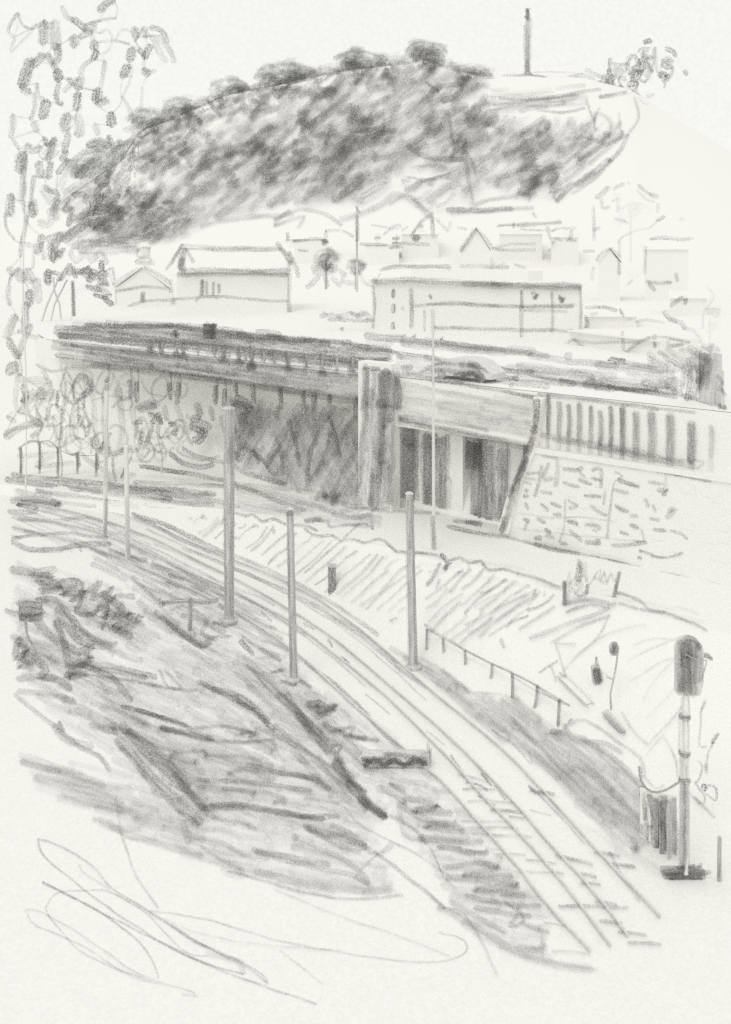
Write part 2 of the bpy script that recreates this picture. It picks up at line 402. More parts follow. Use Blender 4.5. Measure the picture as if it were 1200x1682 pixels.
# ================================================================== scrub on the left bank (grass and low cover)
sc1 = MB()
hz = LO(.03, .14)
sc1.many(hz, """
# far left dark lines below the fence
9 .5 20,780 60,785 120,790 200,798 300,806 352,812
10 .42 10,788 90,798 170,806 240,812 280,820
8 .35 60,806 140,815 240,822 350,830
12 .45 20,822 50,820 90,826 95,830
9 .45 15,840 50,842 60,836 30,828 60,824 100,830
8 .35 180,800 250,805 300,815 340,810
7 .45 375,790 430,812 470,828 500,838
7 .3 220,792 300,795 380,800 420,808
6 .3 30,852 80,856 140,850 190,862
9 .5 20,890 50,902 90,903 120,896 180,892
6 .4 20,885 60,878 120,876 175,884
5 .35 130,897 133,905
8 .55 218,845 260,858 300,875 350,900 372,908
5 .35 216,842 250,862 300,888 345,908
9 .3 180,905 210,915 240,920
10 .25 210,915 250,930 300,945 340,965
8 .3 250,925 300,950 350,985
7 .28 290,930 340,960 370,985
6 .6 277,944 300,952
6 .55 274,955 293,964
# dark scrub clumps
13 .35 20,935 50,940 90,935
10 .5 52,945 85,945 60,955 90,960 65,970 100,965 80,950
9 .42 95,965 130,960 100,975 140,972 115,985 140,980
8 .55 100,955 120,952 135,958 133,985 125,1005 150,1008 160,1000
8 .4 140,975 165,955 150,985 185,965 160,995 190,980 165,1000
7 .7 177,995 172,1015 168,1033
14 .4 170,975 200,1000 170,1010 215,1010 180,1025 200,1035 225,1020
14 .35 190,1010 230,1015 190,1030 215,1045
9 .35 190,978 220,980
# lean strokes
8 .45 255,1003 290,1035 330,1062
12 .4 270,1010 300,1040 335,1060 345,1048
7 .4 218,947 240,970 262,990
8 .35 300,1010 340,1020 330,1040 355,1050
9 .5 10,1002 30,1010
12 .45 30,1050 25,1080 45,1070 30,1095 55,1085
12 .35 20,1045 40,1060 50,1100
10 .5 60,985 90,985 110,1005 140,1040 180,1060 190,1055
14 .5 60,1020 90,1050 130,1070 150,1060
12 .55 92,1020 105,1055 115,1090 150,1080 110,1110 140,1105
16 .4 95,1000 130,1050 180,1060
10 .45 110,1095 150,1090 200,1098 255,1112
8 .5 150,1095 200,1105 240,1112
12 .5 30,1115 60,1110 100,1118 115,1130
13 .4 55,1075 75,1100 65,1112 90,1112
10 .45 130,1090 180,1110 200,1130 215,1150
5 .5 110,1105 180,1112 240,1122 290,1132 322,1132
6 .3 262,1100 275,1128 295,1130
5 .3 270,1100 300,1130
8 .35 25,1140 60,1170 95,1195
8 .4 95,1198 130,1225 160,1240 180,1265
6 .5 97,1185 105,1200
13 .3 90,1190 110,1215 150,1225
10 .3 30,1135 80,1140 120,1150
7 .35 148,1155 180,1160 215,1178 245,1190
13 .3 125,1165 160,1185 190,1200 150,1190
7 .55 200,1160 240,1170 290,1185 320,1200 350,1215
8 .5 225,1165 270,1180 305,1192
6 .5 262,1192 300,1205 340,1215 390,1218 450,1215
9 .6 265,1195 310,1205 345,1214
6 .4 320,1195 360,1192 400,1198 425,1205
6 .5 395,1205 420,1202 410,1210
6 .35 200,1200 260,1225 300,1235 335,1232 338,1242
5 .3 335,1240 400,1242 450,1255
14 .4 185,1190 220,1240 260,1285 300,1320 330,1350
15 .42 200,1190 240,1235 290,1280 335,1325
9 .5 190,1215 240,1275 290,1325 325,1355
10 .5 285,1270 320,1310 340,1335
12 .4 210,1200 265,1240 310,1290
# right horizontal loops
10 .45 335,1327 380,1325 440,1330 500,1340 555,1340
9 .5 345,1322 400,1322 470,1335 530,1345
7 .35 345,1342 400,1352 420,1360
8 .42 375,1270 400,1262 440,1268 500,1275 545,1300 540,1308
8 .42 325,1280 380,1283 440,1288 510,1298
8 .4 365,1295 420,1300 470,1312 450,1318
9 .4 405,1255 460,1268 520,1280 540,1295
6 .35 500,1310 555,1318
9 .45 500,1355 550,1385 590,1398
12 .42 505,1360 560,1375 600,1390
10 .4 545,1355 580,1372 610,1400
7 .3 330,1120 400,1160 440,1190
9 .45 325,1120 370,1140 420,1170 450,1200
11 .5 350,1132 400,1148 440,1185
7 .5 390,1150 415,1165
8 .4 450,1190 500,1230 560,1270 600,1300
9 .4 420,1195 480,1220 530,1260 570,1300
12 .3 480,1230 540,1290 600,1330
5 .35 405,1092 450,1140 500,1190 545,1225
6 .35 400,1090 440,1120 500,1175 540,1215
10 .35 455,1140 490,1170 520,1200 550,1222
12 .45 470,1140 500,1185 540,1235
14 .4 490,1170 520,1215 560,1250
5 .5 545,1225 560,1222 555,1235
# heavy wedge
10 .5 545,1230 575,1275 600,1310 630,1338
16 .55 550,1250 575,1290 605,1322
14 .65 572,1285 600,1318 632,1340
9 .7 590,1310 612,1330 634,1340
4 .4 500,1230 545,1260 600,1300
# near pole feet
6 .5 350,1022 370,1028 388,1022
8 .5 395,1052 415,1075
6 .35 350,1045 380,1045
6 .5 445,1103 465,1100
6 .6 462,1118 485,1124 480,1112
6 .4 488,1112 510,1128
6 .35 425,1065 460,1085
5 .35 420,1080 450,1078
# tufts right of the second pole
12 .65 505,1156 530,1154 515,1166 552,1160 525,1172
7 .3 560,1165 575,1178
9 .55 532,1188 550,1200 580,1208 600,1212
7 .5 545,1200 580,1195 575,1208 620,1215
6 .4 500,1088 540,1115 580,1150 620,1195 655,1230
# dark patches beside the sleepers
9 .5 625,1292 645,1305 665,1318
8 .5 640,1288 665,1300
12 .4 665,1310 720,1325 680,1330 740,1335
12 .35 655,1320 700,1345 750,1352 700,1355 760,1365
9 .3 655,1325 665,1370 690,1378
12 .45 690,1375 740,1380 790,1382
9 .55 720,1390 770,1398 800,1400
6 .35 640,1340 680,1360 700,1385
10 .4 730,1425 780,1418 820,1425 760,1435 840,1438
12 .4 735,1440 800,1445 850,1455 780,1460 860,1470
9 .5 765,1470 820,1482 885,1488
9 .4 780,1490 830,1500 870,1505
6 .4 830,1480 850,1500 835,1520 860,1512 850,1490
7 .35 855,1515 880,1525 900,1530
10 .35 740,1480 790,1510 830,1530
12 .3 720,1490 780,1520 830,1550 880,1560
14 .22 760,1515 830,1555 900,1580 970,1590
6 .3 820,1555 900,1578 980,1592
""")
sc1.many(hz, """
# mass lower edge loops
8 .35 312,1380 330,1375 365,1385 400,1402 440,1410
9 .35 415,1395 460,1410 520,1425 570,1435 605,1450
9 .4 420,1398 480,1408 540,1420
10 .35 480,1390 540,1400 590,1430 610,1460
7 .3 330,1390 380,1420 400,1430
5 .35 375,1430 430,1445 500,1465 580,1476 660,1470
12 .25 420,1430 500,1450 580,1462 640,1460
5 .3 585,1440 600,1420 640,1385
6 .42 615,1398 650,1425 700,1465 730,1490
5 .4 628,1402 645,1388
5 .35 720,1490 760,1500 790,1545 815,1600
4 .28 565,1325 600,1360 680,1400 740,1440
4 .28 705,1390 730,1440 750,1460
14 .25 310,1380 300,1350
# left fade
12 .3 35,1250 80,1262 120,1270 170,1290
16 .25 60,1275 110,1290 160,1305 200,1320
14 .22 95,1310 150,1320 200,1330
12 .25 155,1345 190,1360 230,1360
12 .25 165,1345 210,1370 260,1385 330,1405
5 .22 190,1310 200,1370 225,1440 260,1490
3.5 .25 245,1495 340,1510 460,1545 600,1570 700,1580 760,1568 762,1545 720,1530
3.5 .22 450,1460 560,1505 650,1535 740,1570
3 .22 250,1500 320,1530 420,1550 560,1560
3 .22 460,1560 510,1600 530,1615
""")
# big loose loops in front
sc1.many(LO(.03, .08), """
3.5 .42 62,1378 90,1385 150,1420 180,1455 250,1500 320,1545 400,1585 440,1614
3.5 .4 62,1378 68,1400 100,1430 170,1485 230,1525 270,1550 350,1588 450,1625 520,1648
3.5 .38 70,1450 130,1478 190,1515 240,1560 260,1605
3 .4 70,1448 150,1490 250,1540 320,1575 400,1600
3 .3 75,1490 90,1468 130,1462 180,1465 240,1500 300,1560 340,1570
3 .28 40,1495 60,1495 110,1520 170,1560 230,1600 320,1630
3 .3 75,1490 85,1510 130,1560 190,1590 250,1610
3 .28 45,1500 60,1520 130,1550 210,1600 260,1615
3 .25 130,1420 140,1435 180,1460
5 .3 270,1512 330,1550 400,1580
9 .2 340,1565 390,1580 400,1598
3 .3 380,1570 430,1600 440,1612
4 .25 300,1632 325,1635
""")
for poly, an, gp, ww, pp, br in (
    ("30,1040 110,1060 200,1130 330,1260 360,1350 250,1300 180,1240 100,1190 40,1120", 28, 10, 12, .3, 70),
    ("150,1090 330,1140 460,1220 440,1300 330,1330 250,1260 170,1180", 24, 12, 12, .24, 70),
    ("30,1240 200,1260 340,1340 330,1385 200,1345 60,1290", 16, 10, 12, .24, 70),
    ("20,925 120,940 200,960 180,1010 60,1000 20,980", 20, 10, 11, .22, 50),
    ("400,1060 500,1120 620,1260 560,1290 470,1200 380,1110", 44, 11, 10, .24, 70),
    ("30,1000 120,985 330,1010 500,1110 600,1240 640,1340 560,1400 330,1340 200,1200 100,1100 30,1090", 24, 10, 13, .2, 90),
    ("330,1040 500,1110 560,1200 460,1230 300,1150 250,1080", 32, 9, 12, .17, 70),
    ("280,1230 500,1240 600,1330 650,1470 480,1462 300,1400 200,1330", 12, 10, 13, .2, 90),
    ("380,950 500,1090 470,1110 380,1040 200,960", 38, 9, 10, .16, 60),
    ("60,1250 200,1290 380,1400 400,1440 280,1400 120,1320", 16, 11, 13, .17, 80),
    ("640,1330 770,1330 900,1500 900,1580 780,1530 690,1400", 10, 10, 13, .22, 60),
    ("500,1130 590,1150 690,1260 600,1270 520,1200", 38, 9, 11, .22, 60),
    ("605,1265 700,1262 760,1335 640,1330", 15, 9, 12, .24, 60),
    ("20,985 100,950 240,985 260,1060 120,1090 30,1080", 34, 12, 13, .22, 50),
    ("220,960 340,990 370,1040 300,1050 230,1010", 35, 8, 11, .25, 50),
    ("20,790 350,808 330,830 100,832 20,815", 7, 8, 9, .28, 90),
    ("210,800 520,835 480,850 330,835 210,812", 8, 8, 10, .22, 90)):
    sc1.hatch(hz, poly, an, gp, ww, pp * .62, br, 4, .5)
sc1.build('scrub', props={'kind': 'stuff', 'label': 'dark scrub and rough grass spreading over the near bank', 'category': 'scrub'})
# ================================================================== grass on the embankment beyond the track
gr = MB(); ge = LO(.05, .25)
gr.many(ge, """
5 .5 385,842 405,848 415,845 430,856 450,852 470,862 500,862 520,872
5 .45 500,868 520,880 545,880 560,888 580,885 600,892 625,885 650,905
5 .5 650,905 690,908 720,912 735,920 755,915 770,925 790,920 800,935 830,935 850,942
6 .5 850,942 880,948 905,960 920,965
5 .5 1010,972 1050,985 1065,1000 1100,1008 1140,1025 1160,1035
5 .45 1015,990 1050,1000 1090,1005
7 .6 725,910 735,925 728,935 740,922
6 .5 700,960 715,940 722,925
5 .45 715,965 722,952
5 .45 640,1020 650,1015
6 .45 822,1050 828,1062
5 .5 930,1005 970,992 1000,1000
9 .5 925,990 960,985 1000,990
7 .45 870,1048 930,1025 985,1005 1010,990
5 .35 905,1055 950,1030 1000,1010
4 .3 1000,1010 985,1040 950,1075 925,1100
4 .25 940,1080 1000,1040 1060,1025
4 .4 912,1056 925,1100 930,1112 918,1105
4 .3 912,1056 945,1058
4 .35 885,1105 915,1085
4 .35 905,1095 912,1118
# V on the right slope
5 .4 1020,1170 1040,1200 1062,1222
4 .3 1062,1224 1090,1195 1120,1160
4 .3 1090,1210 1110,1250 1112,1275
3 .2 1030,1085 1080,1060 1120,1045
3 .22 1035,1118 1080,1090 1105,1080
3 .22 1055,1150 1080,1110 1110,1080
3 .2 1060,1180 1090,1150 1115,1120
3 .2 1040,1060 1070,1048 1100,1050
3 .22 1060,1240 1090,1205
# pole stay
4 .4 500,940 540,905 590,860
# edge of cutting and fence foot
8 .35 640,1062 700,1098 740,1125
6 .35 690,1080 740,1110 770,1138
5 .3 770,1138 820,1140 850,1150
6 .35 935,1190 960,1182 1010,1215 1050,1245 1058,1275
8 .4 925,1190 945,1215 990,1220 1020,1235
9 .4 905,1200 960,1215 1020,1255 1050,1290
7 .35 840,1180 900,1240 960,1300
5 .5 895,1205 920,1200 938,1182
5 .35 1120,1290 1150,1320 1172,1342
6 .45 1140,1310 1150,1320
""")
gr.hatch(ge, "390,855 520,885 640,915 700,925 660,1010 600,1000 520,965 440,925 385,885", -42, 15, 4.5, .3, 80, 4)
gr.hatch(ge, "300,845 385,850 385,900 330,880", -38, 14, 4.5, .28, 60, 4)
gr.hatch(ge, "700,930 780,935 850,950 900,975 860,1020 760,1060 700,1040", -42, 15, 5, .3, 80, 4)
gr.hatch(ge, "790,960 930,985 900,1020 820,1050 760,1040", -30, 17, 5, .32, 80, 4)
gr.hatch(ge, "640,890 1150,1000 1150,1040 940,985 640,915", 10, 17, 7, .08, 90, 3)
# hatching draws the shade of the ditch between fence foot and track
for a, b, c in ((38, 10, .2), (44, 14, .15)):
    gr.hatch(LO(.05, .2), "700,1105 760,1138 860,1150 905,1200 960,1205 1050,1280 1058,1400 1000,1370 920,1290 840,1225 760,1170", a, b, 14, c, 90, 4)
gr.hatch(LO(.05, .2), "880,1230 1052,1300 1060,1395 1000,1350", 44, 12, 13, .15, 90, 4)
gr.hatch(LO(.05, .2), "660,1080 720,1095 780,1130 740,1140", 34, 9, 10, .3, 60, 4)
gr.hatch(LO(.05, .2), "940,1340 1080,1410 1100,1440 1040,1420", 34, 14, 10, .14, 60, 4)
gr.build('grass', props={'kind': 'stuff', 'label': 'long slanting grass hatched over the embankment beside the track, with pencilled ditch shade', 'category': 'grass'})
# foot line of wall and hatched patches belong to the embankment sheet itself
wp = LO(.05, .2)
mem.many(wp, """
7 .5 735,865 800,878 850,885 900,900 950,908
8 .5 880,893 940,905 1000,915 1040,922
7 .5 1000,918 1060,928 1110,940 1150,948
9 .3 560,840 600,830 640,838
7 .5 610,838 635,828 650,830
5 .35 500,855 540,855 540,865 600,860 612,870 610,852
9 .5 502,856 525,852
8 .35 545,845 580,850 610,845
6 .5 745,855 770,858 790,862
7 .55 765,858 790,858
5 .3 595,835 650,840 720,842
""")
mem.hatch(wp, "400,790 590,835 640,850 600,870 480,850 380,815", 12, 10, 10, .2, 80)
mem.build('embankment', props={'kind': 'structure'})
mg.build('ground', props={'kind': 'structure'})
# ================================================================== ROAD over the bridge
rs = jit(T_rd, .03, .2)
mrd.many(rs, """
8 .35 90,540 170,538 280,536
8 .6 140,535 200,536 285,536
8 .4 175,530 250,532 330,537 400,545
9 .55 290,536 340,543 420,552 470,556
8 .55 390,550 450,556 520,560 575,562
10 .6 440,552 500,560 540,564
7 .6 500,560 515,558
7 .45 560,566 600,570 640,575 660,588
7 .6 615,592 640,588
6 .45 570,575 620,575 690,585 720,590
6 .55 650,548 700,553 780,560 850,566
7 .5 560,540 620,545 680,552
10 .35 600,552 700,562 800,572 900,585
12 .3 660,565 740,572 830,580
8 .6 820,606 845,610 875,611
9 .5 785,608 820,618 850,622
7 .45 870,615 920,625 980,635 1040,640
7 .55 920,625 980,632 1040,640 1080,640
11 .55 960,630 975,626 980,634 1000,636
9 .5 1000,636 1030,640 1080,645
8 .5 1040,640 1110,652
8 .65 915,576 960,582 1020,592 1098,602
14 .35 930,585 1000,590 1080,600
14 .35 980,600 1050,605 1120,610
12 .3 850,600 930,610 1010,618
7 .5 1120,650 1160,660 1188,668
8 .65 1180,667 1190,670
5 .35 170,512 230,514 300,515 400,521
5 .45 400,521 470,523 530,526 612,538
5 .35 380,522 440,518 520,520
9 .35 90,545 200,548 330,553 450,562
9 .3 100,552 230,558 380,566
""", 1.0, .85)
mrd.many(jit(T_rd, .02, .06), """
12 .42 98,551 250,566 400,582 600,603
10 .4 98,557 250,572 400,588 600,609
6 .4 92,557 250,574 400,590 600,611
9 .35 180,548 330,566 480,583 596,592
10 .3 300,560 450,578 590,596
12 .25 650,605 800,622 900,634
10 .25 800,628 900,640 1000,652 1100,660
""")
rp = "95,536 290,532 470,552 640,575 640,614 560,607 400,590 250,574 95,558"
mrd.hatch(rs, rp, 5, 8, 11, .3, 120, 2)
mrd.hatch(rs, rp, 7, 10, 14, .24, 160, 2)
mrd.hatch(rs, "600,550 760,560 900,582 1100,605 1120,640 1060,620 900,588 720,572 600,562", 7, 8, 11, .24, 100, 2)
mrd.hatch(rs, "650,582 780,592 900,608 1100,632 1120,650 900,628 800,612 650,604", 7, 8, 11, .26, 100, 2)
mrd.build('road', props={'kind': 'structure'})
# ================================================================== BRIDGE
U = Vector((46.1, -38.1, 0)).normalized(); NB = Vector((-U.y, U.x, 0))
if NB.y < 0: NB = -NB
def B(px, z, back=0.0):
    d = d_b(px); return W(px, d, z) + NB * back
VB = vplane(B(100, 12), B(1150, 12))
def VBo(back):
    a, b = B(100, 12, back), B(1150, 12, back); return vplane(a, b)
def fbox(m, px0, px1, z0, z1, back0, depth, mat=None):
    a, b = B(px0, z0, back0), B(px1, z0, back0)
    return m.box(a, b - a, NB * depth, Vector((0, 0, z1 - z0)), mat)
br = thing('road_bridge', 'long grey road bridge crossing above the cutting on a pale pier', 'bridge', B(625, 3.2))
m = MB(); fbox(m, 62, 884, 11.3, 11.97, .05, 6, PAP); m.build('deck', br)
m = MB(); fbox(m, 62, 600, 10.35, 11.94, -.25, .6, PAP)
v = jit(VBo(-.25), .03, .12)
m.many(v, """
9 .55 150,600 220,608 300,618 380,628
9 .6 280,615 380,628 450,638 520,650
9 .65 420,636 500,648 590,662
7 .45 120,602 200,604 280,612
7 .4 250,606 400,628 590,655
""")
m.many(v, "8 .42 88,561 250,578 420,596 598,615\n6 .35 100,566 250,582 420,600 598,620")
m.hatch(v, "90,562 250,577 420,598 598,620 598,662 420,638 250,612 90,600", 7, 8, 12, .3, 140, 2)
m.hatch(v, "140,568 300,586 595,625 595,655 300,618 140,600", 8, 11, 16, .25, 160, 2)
m.build('girder', br, props={'label': 'long shallow grey girder left of the pier'})
m = MB(); fbox(m, 652, 884, 8.8, 11.94, -.25, .6, PAP)
m.many(v, """
7 .65 655,616 700,622 780,634 830,643 884,655
6 .6 660,612 720,624 760,630
8 .5 655,688 700,697 760,710 820,722 866,732
9 .5 655,693 720,705 800,722 862,735
7 .35 655,684 720,692 800,706
8 .6 652,620 656,650 654,672
""")
m.hatch(v, "658,625 880,660 866,720 658,685", 9, 8, 9, .16, 110, 2)
m.hatch(v, "720,640 880,662 866,722 720,698", 9, 11, 12, .12, 110, 2)
m.build('girder', br, props={'label': 'deep pale girder panel right of the pier'})
# main pier
m = MB(); fbox(m, 599, 653, 2.6, 12.9, -.7, .9, PAP)
v = jit(VBo(-.7), .03, .12)
m.many(v, """
10 .35 599,600 600,640 598,700 592,760 588,830
7 .55 598,606 622,606
16 .6 632,610 630,650 632,700
12 .6 642,612 644,640 640,690
8 .65 652,612 651,650 652,670
18 .45 625,660 622,720 618,780 612,830
14 .4 640,690 638,740 636,790 640,825
10 .35 608,640 606,700 604,740
8 .45 628,700 624,760 622,800
6 .35 600,664 625,668 650,668
8 .35 612,780 606,830
""")
m.hatch(v, "624,612 655,616 652,830 622,835", 91, 8, 10, .32, 120, 2)
m.hatch(v, "590,604 625,606 622,835 590,835", 92, 7, 7, .28, 90, 2); m.hatch(v, "590,604 655,612 652,670 590,665", 91, 7, 8, .2, 60, 2)
m.build('pier', br, props={'label': 'tall pale pier between the two girders'})
# columns behind under the right span, strokes draw the shade below the deck
for (x0, x1, s) in ((657, 688, "12 .45 665,700 664,760 662,830|12 .45 676,705 675,760 672,825|10 .35 684,700 682,760 680,810"),
                    (692, 738, "12 .5 700,715 700,780 700,850|14 .55 712,715 712,790 715,852|12 .45 728,720 726,790 728,855|8 .4 705,720 706,800 704,850"),
                    (770, 812, "14 .55 782,725 780,790 778,858|14 .65 792,725 792,790 794,862|12 .5 804,735 805,800 802,862|8 .55 788,720 790,770 786,850"),
                    (813, 838, "12 .4 822,740 818,800 816,870|10 .4 832,740 826,800 820,850")):
    m = MB(); fbox(m, x0, x1, 2.6, 11.3, 1.5, 1.2, PAP); v = jit(VBo(1.5), .03, .12)
    for ln in s.split('|'): m.many(v, ln)
    m.hatch(v, [(x0, 712), (x1, 716), (x1, 858), (x0, 852)], 90, 8, 9, .3, 110, 1)
    m.build('column', br)
m = MB(); fbox(m, 655, 880, 8.0, 11.3, 1.9, .5, PAP); v = jit(VBo(1.9), .03, .15)
m.hatch(v, "657,698 872,738 862,785 760,765 660,740", 9, 8, 12, .45, 60, 3)  # hatching puts the shade between girder and columns into the surface tone
m.hatch(v, "657,695 860,735 850,770 660,740", 80, 12, 11, .2, 40, 3)
m.many(v, "7 .6 733,748 745,755\n6 .5 805,770 830,778 838,778\n8 .5 700,720 720,728 745,745")
m.build('crossbeam', br)
# parapet posts on the left span and brackets below
m0 = VBo(-.1)
for x, y0, y1, p in ((247, 560, 573, .6), (265, 563, 579, .5), (289, 562, 580, .6), (301, 570, 582, .6), (324, 565, 578, .45), (351, 563, 580, .4), (366, 570, 588, .6),
                     (392, 573, 592, .6), (402, 575, 590, .45), (412, 570, 600, .7), (432, 574, 592, .55), (449, 578, 596, .5), (472, 580, 602, .6), (501, 583, 606, .5),
                     (528, 583, 612, .6), (552, 588, 612, .5), (578, 583, 610, .6)):
    zz = H - (y1 - HY) * d_b(x) / F; hh = (y1 - y0) * d_b(x) / F; m = MB(); r = .09
    a = B(x, 11.94, .1); m.tube(a, a + Vector((0, 0, hh)), r, r * .8, solid(.6, 85))
    m.st(jit(VBo(-.32), .02, .1), 8.5, p * 1.5, [(x - 1, y0), (x + 1, (y0 + y1) / 2), (x, y1)])
    if p >= .6: m.st(jit(VBo(-.33), .02, .1), 10, p * 1.3, [(x - 5, y1 + 2), (x + 5, y1 + 3)])
    m.build('parapet_post', br)
for x, y0, y1, l in ((176, 622, 640, -2), (213, 625, 652, 2), (224, 628, 660, 2), (278, 630, 655, 2), (293, 630, 662, -2), (354, 635, 662, 0), (368, 640, 665, 0), (386, 632, 648, 3),
                     (415, 632, 662, 2), (460, 640, 662, 2), (497, 645, 680, 2), (516, 650, 690, -1), (540, 650, 668, 0), (584, 655, 675, 0)):
    m = MB(); a = B(x, 10.35, .1); hh = (y1 - y0 + 6) * d_b(x) / F; m.box(a - U * .1 - Vector((0, 0, hh)), U * .2, NB * .12, Vector((0, 0, hh)), solid(.45, 85))
    m.st(jit(VBo(-.05), .02, .1), 8, 1.05, [(x, y0), (x + l, y1)]); m.build('bracket', br)
# ================================================================== RETAINING WALL with ribbed parapet
wl = thing('stone_retaining_wall', 'rough pale stone retaining wall with ribbed parapet at the right end of the bridge', 'wall', B(1000, 3.0))
m = MB()
def wallpoly(m, px, z0, z1, back, dep):
    bot = [B(px[0], z0, back), B(px[1], z0, back), B(px[1], z1, back), B(px[2], z1, back)]
    m.solidpts([q + NB * dep for q in bot], bot, PAP)
wallpoly(m, (822, 1420, 884), 2.8, 8.5, -.35, 1.2); v = jit(VBo(-.35), .03, .1)
m.many(v, """
6 .5 885,738 930,745 1000,757 1060,768
7 .5 920,745 1000,760 1080,772 1120,780
7 .4 1080,774 1130,782 1165,790
5 .35 890,750 915,752
6 .4 888,765 885,790 878,815
6 .35 900,762 892,780 895,788 908,785
7 .35 915,756 914,780 912,798
7 .45 925,770 945,772 955,768
5 .35 948,770 960,785
6 .45 972,772 986,770 986,800
5 .35 865,778 885,776
5 .4 863,785 878,788
5 .35 860,792 872,795
6 .5 888,808 905,810
6 .5 925,792 940,798 950,800
6 .45 950,788 970,796
5 .45 972,786 985,790
4 .35 1010,775 1022,782 1008,792 1003,830
7 .5 1015,788 1035,795 1048,800
6 .45 1008,804 1030,810
6 .5 960,815 985,816
5 .35 993,808 990,828
6 .5 862,806 866,805
6 .5 860,815 866,815
6 .5 862,828 866,836
5 .5 888,828 900,838
6 .45 905,826 920,832
4 .35 928,820 926,860 922,880 918,890
5 .4 932,822 948,830
6 .5 935,834 945,834
7 .5 910,845 920,846
6 .5 970,832 985,842 995,846
6 .5 1010,830 1020,838 1030,840
5 .35 1003,830 998,860 997,885
7 .4 1035,848 1045,848
6 .4 1058,820 1064,832
5 .4 1072,830 1076,840
8 .5 1080,805 1095,806 1088,812
5 .35 1093,780 1092,800
5 .4 1065,792 1088,796
9 .4 1098,840 1108,835 1095,850
6 .45 1068,852 1082,854
6 .5 860,852 868,856
6 .55 882,852 894,858
6 .55 932,856 948,860
6 .45 962,862 980,864 984,870
6 .5 974,870 978,872
7 .45 1035,862 1047,866
6 .5 1072,870 1092,872
5 .45 1100,872 1118,876 1128,885
6 .4 1018,874 1030,878
6 .5 935,872 945,880 955,888
6 .5 895,870 903,876
7 .5 878,884 888,884
7 .5 897,880 908,884
6 .55 920,892 930,894
8 .5 962,890 985,892 978,888
7 .45 1005,896 1030,896 1060,890
4 .3 1052,870 1056,888 1045,890
6 .45 1050,905 1070,912
5 .45 1070,914 1095,916 1120,908
6 .5 1048,916 1052,916
3 .22 850,842 900,850 960,850 1005,856
3 .2 850,868 930,878 1000,885 1060,890
5 .35 864,858 860,872
""")
# uneven courses: proud stones
for i in range(46):
    x = R_.uniform(868, 1260); z = R_.uniform(3.2, 8.1)
    if x < 830 + (z - 2.8) * 11 + 14: continue
    a = B(x, z, -.35 - .03); wdt = R_.uniform(.4, .9); m.box(a, U * wdt, NB * .05, Vector((0, 0, R_.uniform(.2, .4))), PAP)
m.build('stone_face', wl)
m = MB(); a, b = B(884, 8.5, -.5), B(1420, 8.5, -.5); m.box(a, b - a, NB * 1.3, Vector((0, 0, .3)), PAP)
v = jit(VBo(-.5), .03, .1)
m.many(v, """
11 .45 890,716 930,722 1000,735 1060,745
12 .5 910,722 980,733 1050,748 1120,760
10 .4 980,735 1060,752 1140,766
5 .4 1115,757 1155,758 1145,770
""")
m.build('coping', wl)
m = MB(); fbox(m, 884, 1420, 8.8, 11.97, -.05, .4, PAP)
v = jit(VBo(-.05), .03, .1)
m.many(v, """
5 .35 885,645 960,655 1060,668 1140,678
7 .3 890,650 940,655 1000,662 1080,672
5 .4 884,648 888,655 884,700
""")
m.build('parapet_wall', wl)
for x, y0, y1, w_, p in ((884, 660, 712, 8, .4), (900, 648, 712, 6, .6), (918, 660, 714, 8, .4), (934, 665, 716, 7, .55), (951, 663, 722, 8, .45), (970, 668, 726, 7, .5), (986, 676, 730, 8, .5),
                        (1003, 668, 732, 7, .6), (1022, 670, 745, 9, .6), (1044, 678, 746, 11, .45), (1070, 678, 748, 13, .4), (1100, 682, 752, 14, .42), (1135, 695, 758, 13, .55), (1168, 700, 750, 8, .25)):
    m = MB(); a = B(x, 8.8, -.12); z1 = H - (y0 - HY) * d_b(x) / F; hw = w_ * d_b(x) / F * .4
    m.box(a - U * hw, U * hw * 2, NB * .067, Vector((0, 0, min(z1, 11.9) - 8.8)), solid(p * .7, 60))
    m.st(jit(VBo(-.14), .02, .06), w_ * 1.1, p, [(x - 1, y0), (x + 1, (y0 + y1) / 2), (x, y1)]); m.build('rib', wl)
# slanting buttress at the wall's end
m = MB(); q = [P(876, 652, 1), P(890, 656, 1), P(874, 745, 1), P(852, 800, 1), P(834, 878, 1), P(814, 872, 1), P(840, 790, 1), P(866, 735, 1)]
vb = VBo(-.6); q = [vb(*t) for t in ((876, 652), (890, 656), (876, 745), (852, 800), (834, 878), (816, 872), (840, 790), (868, 735))]
m.solidpts([t + NB * .8 for t in reversed(q)], list(reversed(q)), PAP)
v = jit(VBo(-.6), .03, .1)
m.many(v, "12 .75 880,658 880,690 876,710\n11 .6 878,700 868,740 856,770 846,790\n11 .6 862,755 848,800 832,850 824,872\n8 .6 874,720 856,765 836,815\n7 .45 826,850 822,878\n8 .4 842,800 832,835")
m.build('buttress', wl)
